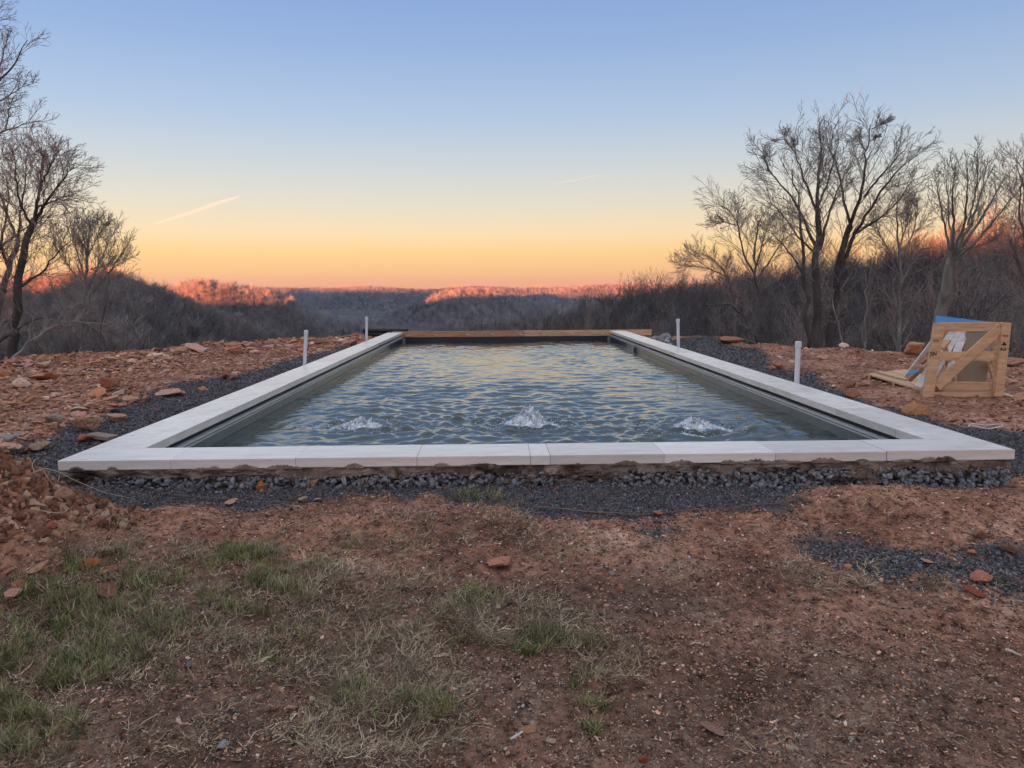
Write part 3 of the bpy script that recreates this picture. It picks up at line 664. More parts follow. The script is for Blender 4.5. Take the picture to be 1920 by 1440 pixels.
# side dirt chips
Ps, Ss = [], []
for a_ in [(42000, (-9, -2.6, 4.3, 18.5), 0.007, 0.05, 5.0), (20000, (2.9, 9, 4.3, 18), 0.006, 0.035, 4.5), (9000, (-5, -2.5, 4.0, 7.5), 0.004, 0.022, 3)]:
    p, s = soil(*a_); Ps.append(p); Ss.append(s)
P = np.concatenate(Ps); S = np.concatenate(Ss)
dd = np.hypot(P[:, 0], P[:, 1])-np.interp(np.degrees(np.arctan2(P[:, 0], P[:, 1])), EA, ER); k = dd < 0.5; P, S, dd = P[k], S[k], dd[k]; n = len(P)
crest = np.exp(-((dd+0.7)/0.9)**2)
T = np.array([(0.34, 0.165, 0.105), (0.48, 0.28, 0.19), (0.24, 0.11, 0.07), (0.42, 0.22, 0.14), (0.62, 0.46, 0.36), (0.28, 0.13, 0.08)])[rng.choice(6, n, p=[.22, .22, .18, .14, .12, .12])]*rng.uniform(0.6, 1.6, (n, 1))
S = S*(1+0.5*crest); S3 = S[:, None]*np.stack([np.ones(n), rng.uniform(0.6, 1, n), rng.uniform(0.4, 0.8, n)], -1)
scatter('rubble', P, np.stack([rng.normal(0, .3, n), rng.normal(0, .3, n), rng.uniform(0, 6.28, n)], -1), S3, T, pebs, rng.integers(0, 5, n), label='small reddish stone rubble covering the dirt beside the pool')
print('rubble', n)
#@PART2
# ------------------------------------------------------------------ swimming pool
pool = obj('swimming_pool', None, loc=(0, 0, 0), label='long rectangular swimming pool with pale travertine coping, full of rippling water', cat='swimming pool')
def part(name, mb, m, parent, smooth=False, label=None, kind=None):
    me = mb.mesh(name, m if isinstance(m, (list, tuple)) else [m], smooth); return obj(name, me, parent, label=label, kind=kind)
g = np.random.default_rng(3)
CT = 0.058
def slab(x0, x1, y0, y1, parent=pool, poly=None):
    q = 0.0009; dz = g.uniform(-0.0012, 0.0012)
    if poly is None:
        part('coping_slab', MB().box((x0+q, y0+q, -CT+dz), (x1-q, y1-q, dz), bev=0.0025), M_travertine, parent)
    else:
        n = len(poly); V = [(x, y, -CT+dz) for x, y in poly]+[(x, y, dz) for x, y in poly]
        F = [tuple(range(n))[::-1], tuple(range(n, 2*n))]+[(i, (i+1) % n, n+(i+1) % n, n+i) for i in range(n)]
        part('coping_slab', MB().add(V, F), M_travertine, parent)
def xat(px): return W(px, 855, 0)[0]
fx = [XL-CW, xat(331), xat(558), xat(782), xat(995), xat(1032), xat(1250), xat(1466), xat(1685)]
for a, b_ in zip(fx[:-1], fx[1:]): slab(a, b_, YN-CW, YN)
# right corner mitre
e = 0.002
slab(0, 0, 0, 0, poly=[(fx[-1]+e, YN-CW), (XR+CW-e, YN-CW+0.0), (XR, YN-e), (fx[-1]+e, YN-e)])
yr0 = W(1686, 804, 0)[1]
slab(0, 0, 0, 0, poly=[(XR+e*2, YN), (XR+CW, YN-CW+e*2), (XR+CW, yr0-e), (XR+e*2, yr0-e)])
yl0 = W(290, 820, 0)[1]
slab(XL-CW, XL, YN, yl0)
for X0, X1, ys in ((XL-CW, XL, yl0), (XR, XR+CW, yr0)):
    y = ys
    while y < YF-0.01:
        y2 = min(y+0.915, YF)
        if YF-y2 < 0.3: y2 = YF
        slab(X0, X1, y, y2); y = y2
# mortar bed under the coping, rough
def rough_strip(x0, x1, yface, z0, z1, nx, nz, amp, seed, m, name, out=-1, scale=6, thick=0.25):
    """vertical rough face along X at y = yface, facing -Y, closed at the back"""
    xs = np.linspace(x0, x1, nx); zs = np.linspace(z0, z1, nz); X, Z = np.meshgrid(xs, zs)
    Y = yface-amp*(0.5+0.5*fbm(X*scale, Z*scale*2.2+seed, 5, seed))*np.minimum(1, 1.0)
    Z = Z+(0.10 if nz > 10 else 0.42*(Z < (z0+z1)/2))*(z1-z0)*fbm(X*scale*0.6, Z*3, 4, seed+3)
    V = np.concatenate([np.stack([X, Y, Z], -1).reshape(-1, 3), np.stack([X, np.full_like(X, yface+thick), Z], -1).reshape(-1, 3)])
    n = nx*nz; ii = np.arange(nz-1)[:, None]*nx+np.arange(nx-1)[None, :]
    F1 = np.stack([ii, ii+1, ii+nx+1, ii+nx], -1).reshape(-1, 4); F2 = F1[:, ::-1]+n
    bt = np.arange(nx-1); F3 = np.stack([bt, bt+n, bt+n+1, bt+1], -1); tp = (nz-1)*nx+bt; F4 = np.stack([tp, tp+1, tp+n+1, tp+n], -1)
    lf = np.arange(nz-1)*nx; F5 = np.stack([lf, lf+nx, lf+nx+n, lf+n], -1); rt = lf+nx-1; F6 = np.stack([rt, rt+n, rt+nx+n, rt+nx], -1)
    return mesh(name, V, np.concatenate([F1, F2, F3, F4, F5, F6]), [m], smooth=False)
obj('mortar_bed', rough_strip(XL-CW+0.01, XR+CW-0.012, YN-CW+0.020, -0.112, -CT+0.002, 620, 9, 0.040, 5, M_mortar, 'mortar_bed', scale=9), pool)
found = obj('foundation', rough_strip(XL-CW+0.02, XR+CW-0.02, YN-CW+0.075, -0.36, -0.088, 420, 20, 0.035, 9, M_conc, 'foundation', scale=9), pool)
# mortar splashes and smears on the slab faces and in the band
for k in range(34):
    x = g.uniform(XL-CW+0.1, XR+CW-0.1); wd = g.uniform(0.03, 0.20); h = g.uniform(0.008, 0.026)
    n = 18; V = []; F = []
    for i_ in range(n):
        t_ = i_/(n-1); hh = h*max(0.12, math.sin(math.pi*t_)**0.6*(0.7+0.5*g.random())); xx = x+(t_-0.5)*wd
        V += [(xx, YN-CW-0.001, -CT-0.012), (xx, YN-CW-0.0075, -CT-0.006), (xx, YN-CW-0.006, -CT+hh*0.7), (xx, YN-CW-0.0005, -CT+hh)]
    for i_ in range(n-1):
        for q in range(3): F.append((i_*4+q, (i_+1)*4+q, (i_+1)*4+q+1, i_*4+q+1))
    obj('mortar_smear', mesh('mortar_smear', V, F, [M_mortar]), pool)
# stones cast in the foundation face: the largest as parts, the rest joined
SM = [rock_mesh('foundation_stone', 500+k, 1, M_stone, flat=1.1, cuts=8, rough=0) for k in range(8)]
def fy(x, z): return YN-CW+0.045-0.03
cnt = 0; small = []
for k in range(2300):
    x = g.uniform(XL-CW+0.03, XR+CW-0.03); z = -0.235+0.135*g.random()
    px_, _ = proj((x, YN-CW, z))
    bare = (1035 < px_ < 1150) or (px_ < 175) or (1560 < px_ < 1600 and z < -0.15)
    if bare and g.random() < 0.93: continue
    s = g.uniform(0.010, 0.026)*(1.2 if g.random() < 0.2 else 1)
    if z > -0.12: s *= 0.6
    y = YN-CW+0.014+g.uniform(-0.03, 0.010)-0.025*((z < -0.19))+0.015*vnoise(np.array(x*5), np.array(z*9), s=4)
    if s > 0.0215 and cnt < 290:
        obj('stone', SM[g.integers(8)], found, loc=(x, y, z), rot=tuple(g.uniform(0, 6.28, 3)), scale=(s*1.25, s, s)); cnt += 1
    else:
        M = Matrix.LocRotScale(Vector((x, y, z)), Matrix.Rotation(g.uniform(0, 6.28), 3, 'X').to_quaternion() @ Matrix.Rotation(g.uniform(0, 6.28), 3, 'Z').to_quaternion(), Vector((s*1.2, s, s)))
        mm = SM[g.integers(8)]; V = np.array([v.co[:] for v in mm.vertices]); Mn = np.array(M); V = V @ Mn[:3, :3].T+Mn[:3, 3]
        small.append((V, np.array([p.vertices[:] for p in mm.polygons])))
for k in range(96):
    x = xat(g.uniform(150, 1880) if g.random() < 0.55 else g.choice([1060, 1090, 1125, 1150, 180, 280, 350, 980, 1380, 1580, 1620, 1760, 1850]))+g.normal(0, 0.06); s = g.uniform(0.02, 0.055)
    obj('mortar_lump', rock_mesh('mortar_lump', 800+k, 2, M_mortar, cuts=14, rough=0.15), found, loc=(x, YN-CW+g.uniform(-0.0, 0.03), g.uniform(-0.21, -0.10)), rot=(0, g.uniform(-.3, .3), 0), scale=(s*1.8, s*0.8, s))
V, F = join(small); obj('small_stones', mesh('small_stones', V, F, [M_stone]), found, kind='stuff')
# side foundations
part('side_footing', MB().box((XL-CW+0.03, YN-CW+0.3, -0.5), (XL-0.05, YF+0.04, -CT-0.001)), M_conc, pool)
part('side_footing', MB().box((XR+0.05, YN-CW+0.3, -0.5), (XR+CW-0.03, YF+0.04, -CT-0.001)), M_conc, pool)
# cover track along both long sides: slot, white rail, thin dark groove
for s, X in ((-1, XL), (1, XR)):
    def bx(a, b_, z0, z1, y0=YN+0.0, y1=YF): 
        x0, x1 = sorted((X+s*a, X+s*b_)); return MB().box((x0, y0, z0), (x1, y1, z1))
    part('cover_slot', bx(0.034, 0.05, -0.095, -CT-0.0005), M_slot, pool)
    tr = part('cover_track', bx(-0.006, 0.05, -0.112, -0.0955), M_alu, pool)
    part('groove', bx(0.004, 0.05, -0.121, -0.1122), M_black, tr)
    part('lip', bx(-0.002, 0.05, -0.134, -0.1212), M_alu, tr)
    y = YN
    while y < YF-0.01:
        y2 = min(y+2.2, YF); part('side_wall', bx(0.004, 0.05, -1.5, -0.1342, y+0.003, y2-0.003), M_liner if y2 < YF-0.1 else M_liner_shade, pool); y = y2
part('near_wall', MB().box((XL-0.05, YN+0.004-0.05, -1.5), (XR+0.05, YN+0.004, -CT-0.002)), M_liner, pool)
part('far_wall', MB().box((XL-0.05, YF, -1.5), (XR+0.05, YF+0.10, -0.118)), M_liner_shade, pool)
for X, s in ((XL, 1), (XR, -1)):      # pale corner gusset at the far end
    part('corner_post', MB().box(sorted((X-s*0.003, X+s*0.07))[0:1]+[YF-0.03, -0.30] if False else (min(X+s*0.001, X+s*0.06), YF-0.035, -0.26), (max(X+s*0.001, X+s*0.06), YF-0.002, -0.135)), M_grey, pool)
part('pool_floor', MB().box((XL-0.05, YN-0.05, -1.55), (XR+0.05, YF+0.05, -1.501)), M_liner, pool)
# ------------------------------------------------------------------ water
ys = [YN+0.006]
while ys[-1] < YF-0.003: ys.append(min(ys[-1]+0.011+0.0016*(ys[-1]-YN), YF-0.002))
ys = np.array(ys); xs = np.linspace(XL+0.002, XR-0.002, 290)
X, Y = np.meshgrid(xs, ys); gw = np.random.default_rng(12)
JETS = [W(677, 800, WZ), W(988, 795, WZ), W(1302, 802, WZ)]
H = np.zeros_like(X); tot = 0
wx = X+0.12*vnoise(X*1.1, Y*1.1, s=2); wy = Y+0.12*vnoise(X*1.3+7, Y*1.3, s=4)
for k in range(90):
    lam = 0.08*(6.0**gw.random()); th = gw.normal(math.pi/2, 0.55) if gw.random() < 0.7 else gw.uniform(0, 6.28)
    amp = lam**1.15; ph = gw.uniform(0, 6.28); kx, ky = 2*math.pi/lam*math.cos(th), 2*math.pi/lam*math.sin(th)
    env = 0.6+0.6*vnoise(X*0.7+k*3.1, Y*0.7, s=k)
    s_ = np.sin(kx*wx+ky*wy+ph); H += amp*env*(s_+0.22*np.cos(2*(kx*wx+ky*wy+ph))); tot += amp**2/2
H = H/math.sqrt(tot)*0.0086
for jp in JETS:
    r = np.hypot(X-jp[0], Y-jp[1]); an = np.arctan2(Y-jp[1], X-jp[0])
    H += 0.012*np.exp(-r/0.8)*np.sin(2*math.pi*r/0.17+1.5*np.sin(an*3+jp[0]))*sstep(0.0, 0.15, r)
    H += 0.020*np.exp(-(r/0.55)**2)*fbm(X*9, Y*9, 4, 66)
edge = np.minimum(X-XL, XR-X); damp = 0.30+0.70*sstep(0.0, 0.75, edge); H *= damp
H = H+0.0012*fbm(X*16, Y*16, 3, 44)+0.0045*(1-np.abs(fbm(X*3.2+3, Y*6.5, 3, 145)))*(0.5+0.8*np.exp(-(Y-YN)/2.5))*damp
H *= (0.46+0.95*np.exp(-(Y-YN)/3.4))*(0.8+0.5*fbm(X*0.6, Y*0.35, 3, 123))
V = np.stack([X, Y, WZ+H], -1).reshape(-1, 3); nx = len(xs); ii = np.arange(len(ys)-1)[:, None]*nx+np.arange(nx-1)[None, :]
F = np.stack([ii, ii+1, ii+nx+1, ii+nx], -1).reshape(-1, 4)
mw = bpy.data.materials.new('pool_water'); mw.use_nodes = True; t = mw.node_tree; b = t.nodes['Principled BSDF']
b.inputs['Base Color'].default_value = (0.016, 0.035, 0.033, 1); b.inputs['Roughness'].default_value = 0.03; b.inputs['IOR'].default_value = 1.58; b.inputs['Specular IOR Level'].default_value = 0.5
geo = N(t, 'ShaderNodeNewGeometry'); n_ = noise(t, 30, 4, 0.6, geo); bu = N(t, 'ShaderNodeBump'); bu.inputs['Strength'].default_value = 0.25; bu.inputs['Distance'].default_value = 0.004
t.links.new(n_.outputs[0], bu.inputs['Height']); t.links.new(bu.outputs[0], b.inputs['Normal'])
obj('water', mesh('water', V, F, [mw], smooth=True), kind='structure')
# bubbling jets
mf = bpy.data.materials.new('aerated_water'); mf.use_nodes = True; t = mf.node_tree; b = t.nodes['Principled BSDF']
b.inputs['Base Color'].default_value = (0.85, 0.90, 0.95, 1); b.inputs['Roughness'].default_value = 0.08; b.inputs['IOR'].default_value = 1.33; b.inputs['Transmission Weight'].default_value = 0.45; b.inputs['Specular IOR Level'].default_value = 0.9
mf2 = mat('foaming_water', [(0.10, 0.16, 0.17), (0.60, 0.67, 0.74), (0.92, 0.95, 0.98)], 26, 0.07, 0.5, 120, 0.004, pos=[0.36, 0.5, 0.62], spec=0.9); mf2.node_tree.nodes['Principled BSDF'].inputs['Transmission Weight'].default_value = 0.12
DR = mesh('droplet', ICO[1][0], ICO[1][1], [mf], smooth=True)
for jp, (rad, ht), lb in zip(JETS, ((0.17, 0.065), (0.17, 0.125), (0.19, 0.07)), ('low bubbling jet boiling up at the left of the near pool end', 'tallest bubbling jet spouting in the middle of the near pool end', 'wide low bubbling jet boiling up at the right of the near pool end')):
    jt = obj('water_jet', None, loc=tuple(jp), label=lb, cat='water jet', group='bubbling jets at the near end of the pool')
    gn = 84; ex = 2.1*rad; gx, gy = np.meshgrid(np.linspace(-ex, ex, gn), np.linspace(-ex*0.75, ex*0.75, gn)); rn = np.hypot(gx/rad, gy/(rad*0.75))
    q1 = fbm(gx*22+jp[0]*9, gy*22, 4, 7, g=0.6); q2 = 1-np.abs(fbm(gx*48+jp[0]*5, gy*48, 3, 19, g=0.6))
    gz_ = ht*np.exp(-(rn*1.25)**2)*(0.85+0.45*q1)+(0.028*q2-0.012)*np.exp(-(rn*0.75)**2)-0.006*rn**2+0.006*q1*np.exp(-(rn*0.6)**2)-0.002
    V = np.stack([gx+0.25*gz_, gy, gz_], -1).reshape(-1, 3); ii = np.arange(gn-1)[:, None]*gn+np.arange(gn-1)[None, :]; F = np.stack([ii, ii+1, ii+gn+1, ii+gn], -1).reshape(-1, 4)
    obj('plume', mesh('plume', V, F, [mf2], smooth=True), jt)
    parts_ = []
    for k in range(330):
        a_ = gw.uniform(0, 6.28); rr1 = abs(gw.normal(0, 0.5)); q = np.array([math.cos(a_)*rr1*rad*1.15, math.sin(a_)*rr1*rad*0.8, 0]); q[2] = max(0.002, ht*math.exp(-rr1**2*2.2)*gw.uniform(0.7, 1.22))
        s_1 = gw.uniform(0.0015, 0.0075); parts_.append((ICO[1][0]*np.array([s_1*gw.uniform(0.7, 1.8), s_1, s_1*gw.uniform(0.6, 1.5)])+q, ICO[1][1]))
    for k in range(260):   # froth ring on the surface
        a_ = gw.uniform(0, 6.28); rr1 = gw.uniform(0.7, 2.6); q = np.array([math.cos(a_)*rr1*rad*1.2, math.sin(a_)*rr1*rad*0.8, 0.004+0.008*gw.random()])
        s = gw.uniform(0.002, 0.006); parts_.append((ICO[1][0]*np.array([s*2.2, s, s*0.5])+q, ICO[1][1]))
    V, F = join(parts_); obj('droplets', mesh('droplets', V, F, [mf], smooth=True), jt, kind='stuff')

# ------------------------------------------------------------------ timber form across the far end
fb = obj('formwork_timber', None, loc=((XL+XR)/2, YF+0.03, 0), label='long timber board standing on edge across the far end of the pool', cat='timber form')
xj = W(983, 622, 0)[0]*1.0; xe = W(1224, 620, 0)[0]
def P_(o): return np.array(o.location)
def board(name, a, b_, m, parent, bev=0.003, label=None):
    a = np.array(a)-P_(parent); b_ = np.array(b_)-P_(parent); return part(name, MB().box(a, b_, bev=bev), m, parent, label=label)
board('board', (XL-0.25, YF+0.006, -0.116), (xj-0.002, YF+0.044, 0.018), M_wood_red, fb, label='reddish weathered board')
board('board', (xj+0.002, YF+0.006, -0.116), (xe, YF+0.044, 0.02), M_wood, fb, label='yellower newer board')
for px_ in (772, 817, 874, 920, 972, 1015, 1068, 1125):
    x = W(px_, 628, -0.1)[0]-P_(fb)[0]
    tp = MB().tube([(x-0.05, -0.03, -0.088), (x+0.06, -0.065, -0.072)] if px_ in (772,) else [(x, -0.026, -0.055), (x+0.09, -0.05, -0.08)], 0.009, 8)
    part('pin', tp, M_alu, fb, label='short silver pin on the board')
    part('bolt', MB().tube([(x, -0.045, -0.05), (x, -0.02, -0.05)], 0.013, 8), M_grey, fb)
o = obj('concrete_lump', None, loc=tuple(W(1228, 634, -0.1)), label='rough grey concrete heap at the far right pool corner behind the coping', cat='concrete heap')
for k in range(26):
    s = g.uniform(0.07, 0.16); obj('lump', rock_mesh('lump', 700+k, 2, M_stone, cuts=12, rough=0.12), o, loc=(g.normal(0.05, 0.30), g.normal(-0.5, 0.45), g.uniform(-0.12, 0.02)), rot=tuple(g.uniform(0, 6, 3)), scale=(s, s, s*0.8))
# skimmer bracket at the right wall
p = W(1193, 652, -0.16); sk = obj('return_fitting', None, loc=(XR-0.002, p[1], -0.16), label='small grey fitting with a dark opening on the far right pool wall', cat='pool fitting')
part('plate', MB().box((-0.05, -0.045, -0.075), (0.0, 0.045, 0.055), bev=0.006), M_grey, sk)
part('opening', MB().box((-0.043, -0.0475, -0.045), (-0.012, -0.0455, -0.005)), M_black, sk)
# black drain coil outside the far left coping
dp = W(698, 633, -0.1); dr = obj('drain_pipe', None, loc=tuple(dp), label='black corrugated drain pipe lying outside the far left coping', cat='drain pipe')
P = [(-0.35+0.1*k, 0.9-0.03*k, 0.03) for k in range(12)]; rad_ = [0.055 if k % 2 else 0.05 for k in range(12)]
part('pipe', MB().tube(P, rad_, 12), M_black, dr); part('pipe', MB().tube([(x, y, z+0.09) for x, y, z in P], rad_, 12), M_black, dr)

# ------------------------------------------------------------------ white pipes beside the coping
def pvc(px_b, py_b, px_t, py_t, side, label, dia):
    X = XL-CW-0.05 if side < 0 else XR+CW+0.05
    v = ray(px_b, py_b); t_ = X/v[0]; y = v[1]*t_
    p = np.array([X, y, float(terrain(X, y))]); u = ray(px_t, py_t); tt = y/u[1]; top = np.array([u[0]*tt, y, CAMZ+u[2]*tt])
    bz = CAMZ+v[2]*t_; d = top-np.array([X, y, bz]); foot = np.array([X, y, bz])-d/d[2]*(bz-p[2]+0.05)
    o = obj('standpipe', None, loc=tuple(foot), label=label, cat='pipe', group='white pipes standing along the coping')
    T_ = top-foot; L_ = np.linalg.norm(T_); uu = T_/L_
    part('pipe', MB().tube([(0, 0, 0), tuple(uu*(L_-0.03))], dia/2, 20), M_white, o, smooth=False)
    part('cap', MB().tube([tuple(uu*(L_-0.062)), tuple(uu*(L_-0.060)), tuple(uu*(L_-0.008)), tuple(uu*L_)], [dia*0.5+0.002, dia*0.62, dia*0.62, dia*0.52], 20), M_white, o)
pvc(571, 680, 574, 619, -1, 'white capped pipe halfway along the left coping', 0.046)
pvc(687, 637, 687.5, 594, -1, 'white capped pipe near the far end of the left coping', 0.05)
pvc(1272, 650, 1271, 598, 1, 'white capped pipe near the far end of the right coping', 0.05)
pvc(1494, 718, 1497, 640, 1, 'white capped pipe nearest the crate on the right coping', 0.052)

# ------------------------------------------------------------------ crate, pallet and offcuts on the right
cb = gpt(1800, 745); cy0 = cb[1]; Dc = math.hypot(cb[0], cb[1])
def CP(px, py, dy=0.0):
    """point of the crate's front plane (plus dy behind it)"""
    v = ray(px, py); t_ = (cy0+dy)/v[1]; return np.array([v[0]*t_, cy0+dy, CAMZ+v[2]*t_])
Z3 = lambda x, y: (1560+x/5.333, 560+y/5.333)
crate = obj('crate', None, loc=tuple(CP(1800, 745)), label='open pine shipping crate on its side, black numbers on its post', cat='crate')
def cbeam(name, a, b_, w_, th=0.038, dy=0.0, m=M_wood, dy2=None, up=(0, 0, 1), parent=None, label=None):
    pr = parent or crate; a_ = CP(*Z3(*a), dy)-P_(crate); q = CP(*Z3(*b_), dy if dy2 is None else dy2)-P_(crate)
    return part(name, MB().beam(a_, q, w_/5.333/FPX*Dc, th, up), m, pr, label=label)
lp = cbeam('post', (955, 990), (1070, 245), 82, 0.05, -0.012, up=(1, 0, 0))
rp = cbeam('post', (1655, 978), (1735, 240), 80, 0.05, -0.012, up=(1, 0, 0))
cbeam('rail', (1080, 283), (1700, 280), 78, 0.034, 0.03)
cbeam('rail', (1050, 574), (1645, 574), 78, 0.034, 0.03)
cbeam('rail', (1030, 873), (1600, 878), 76, 0.034, 0.03)
cbeam('brace', (1040, 880), (1690, 282), 84, 0.03, -0.004)
cbeam('sill', (905, 960), (1640, 955), 42, 0.09, 0.05)
for k in range(5): cbeam('slat', (1055+k*112, 925), (1155+k*112, 925), 18, 0.5, 0.33, m=M_wood_red)
# deck of slats behind the front frame
cbeam('post', (1190, 860), (1100, 270), 70, 0.04, 0.62, up=(1, 0, 0)); cbeam('post', (1640, 860), (1650, 280), 70, 0.04, 0.70, up=(1, 0, 0))
cbeam('rail', (1105, 420), (1170, 640), 40, 0.03, 0.3); cbeam('strut', (1560, 620), (1612, 790), 26, 0.03, 0.25, up=(1, 0, 0)); cbeam('strut', (1560, 630), (1500, 810), 26, 0.03, 0.3, up=(1, 0, 0), m=M_wood_red)
def quad_panel(name, pts, th, m, parent, label=None, objloc=None):
    """pts: four world points; thin board of real thickness"""
    A = np.array(pts); nrm = np.cross(A[1]-A[0], A[3]-A[0]); nrm /= np.linalg.norm(nrm); B = A+nrm*th
    V = np.concatenate([A, B])-(P_(parent) if parent is not None else objloc); F = [(3, 2, 1, 0), (4, 5, 6, 7)]+[(i, (i+1) % 4, 4+(i+1) % 4, 4+i) for i in range(4)]
    me = mesh(name, V, F, [m]); return me
pts = [CP(*Z3(1345, 320), 0.52), CP(*Z3(1625, 325), 0.50), CP(*Z3(1535, 850), 0.22), CP(*Z3(1245, 850), 0.24)]
pl = obj('panel', None); bpy.data.objects.remove(pl)
c0 = pts[0]; o = obj('plywood_panel', quad_panel('plywood_panel', pts, 0.012, M_ply, None, objloc=c0), loc=tuple(c0), label='smooth brown panel leaning inside the crate', cat='panel')
def leaning(a, b_, w_, th, dya, dyb, label, m=M_plank_white, name='plank'):
    A = CP(*Z3(*a), dya); B = CP(*Z3(*b_), dyb); o = obj(name, None, loc=tuple(A)); bpy.data.objects.remove(o)
    mb = MB().beam((0, 0, 0), B-A, w_/5.333/FPX*Dc, th, (1, 0, 0.3)); return obj(name, mb.mesh(name, [m]), loc=tuple(A), label=label, cat=name)
leaning((860, 885), (1205, 330), 62, 0.018, 0.05, 0.60, 'whitewashed plank leaning in the crate, leftmost of the three')
leaning((945, 880), (1262, 330), 62, 0.018, 0.09, 0.58, 'whitewashed plank leaning in the crate, middle of the three')
leaning((1140, 830), (1322, 330), 66, 0.018, 0.12, 0.56, 'whitewashed plank leaning in the crate next to the brown panel')
leaning((735, 790), (1035, 390), 44, 0.02, 0.35, 0.25, 'whitewashed board sticking out of the left side of the crate')
leaning((770, 820), (905, 690), 36, 0.03, 0.22, 0.20, 'short dark offcut under the slanting white board', m=M_wood_red)
leaning((880, 640), (1000, 560), 40, 0.05, 0.18, 0.12, 'brown block wedged behind the left crate post', m=M_wood_red)
leaning((1085, 500), (1160, 420), 50, 0.03, 0.2, 0.3, 'pine offcut behind the left crate post', m=M_wood)
# blue foam sheet on top
a_, b1, c_ = CP(*Z3(1052, 170), 0.5), CP(*Z3(1650, 238), 0.45), CP(*Z3(1640, 262), 0.45); d_ = CP(*Z3(1046, 262), 0.5)
o = obj('foam_sheet', quad_panel('foam_sheet', [a_, b1, c_, d_], 0.035, M_blue, None, objloc=a_), loc=tuple(a_), label='bright blue foam sheet standing behind the top rail of the crate', cat='foam sheet')
a_ = CP(*Z3(760, 755), 0.18); me = MB().beam((0, 0, 0), CP(*Z3(865, 720), 0.1)-a_, 0.03, 0.03, (0, 0, 1)).mesh('foam_strip', [M_blue]); obj('foam_strip', me, loc=tuple(a_), label='small blue strip caught on the boards left of the crate', cat='foam strip')
# lettering
def text(body, parent, mid, h, ax_x, ax_y, off=-0.004, wd=1.0):
    cu = bpy.data.curves.new('lettering', 'FONT'); cu.body = body; cu.align_x = 'CENTER'; cu.align_y = 'CENTER'; cu.size = h*1.38; cu.extrude = 0.0006; cu.offset = 0.0007; cu.materials.append(M_ink)
    ax_x = Vector(ax_x).normalized(); ax_y = Vector(ax_y).normalized(); n = ax_x.cross(ax_y).normalized(); ax_y = n.cross(ax_x)
    M = Matrix((ax_x*wd, ax_y, n)).transposed().to_4x4(); M.translation = Vector(mid)-Vector(P_(crate))+n*0.003
    o = bpy.data.objects.new('lettering_source', cu); me = bpy.data.meshes.new_from_object(o); bpy.data.objects.remove(o); bpy.data.curves.remove(cu)
    if not me.materials: me.materials.append(M_ink)
    o = obj('lettering', me, parent); o.matrix_local = M; return o
rd_ = CP(*Z3(1735, 240))-CP(*Z3(1655, 978)); ld_ = CP(*Z3(1070, 245))-CP(*Z3(955, 990))
for ch, (x, y) in (('1', (1728, 372)), ('4', (1717, 452)), ('2', (1708, 505))):
    text(ch, rp, CP(*Z3(x, y), -0.0375), 0.055, -rd_, np.cross(rd_, (0, 1, 0))*-1 if False else (rd_[2], 0, -rd_[0]))
text('JSN', lp, CP(*Z3(1012, 553), -0.0375), 0.042, (1, 0, 0.02), ld_, wd=0.8)
for q in (415, 428): part('stripe', MB().beam(CP(*Z3(1008, q), -0.0385)-P_(crate), CP(*Z3(1070, q+3), -0.0385)-P_(crate), 0.004, 0.002), M_ink, lp)
# pallet
def PG(px, py, z):
    return W(px, py, z)
zt = CP(1735, 735)[2]
pa, pb_, pc_, pd_ = W(1627, 701, zt), W(1733, 733, zt), W(1800, 722, zt), W(1697, 692, zt)
plt = obj('pallet', None, loc=tuple(pa), label='pale wooden pallet on red dirt under the left side of the crate', cat='pallet')
for k in range(5):
    f0, f1 = k/5+0.012, (k+1)/5-0.012
    A = pa+(pd_-pa)*f0; B = pb_+(pc_-pb_)*f0; A2_ = pa+(pd_-pa)*f1; B2 = pb_+(pc_-pb_)*f1
    mid0, mid1 = (A+A2_)/2, (B+B2)/2; wd_ = np.linalg.norm(A2_-A)*abs(1)
    V = np.array([A, B, B2, A2_, A-[0, 0, .018], B-[0, 0, .018], B2-[0, 0, .018], A2_-[0, 0, .018]])-pa
    obj('slat', mesh('slat', V, [(0, 1, 2, 3), (7, 6, 5, 4), (0, 4, 5, 1), (1, 5, 6, 2), (2, 6, 7, 3), (3, 7, 4, 0)], [M_wood]), plt)
for f in (0.03, 0.5, 0.95):
    A = pa+(pb_-pa)*f; B = pd_+(pc_-pd_)*f; gz = float(terrain(A[0], A[1]))
    part('runner', MB().beam(A-pa-[0, 0, .018+.045], B-pa-[0, 0, .018+.045], 0.088, 0.036), M_wood, plt)
a_ = W(1650, 698, zt+0.012); me = MB().beam((0, 0, 0), W(1702, 712, zt+0.012)-a_, 0.07, 0.02, (1, 0.4, 0)).mesh('plank', [M_wood]); obj('plank', me, loc=tuple(a_), label='loose pine plank lying across the pallet', cat='plank')
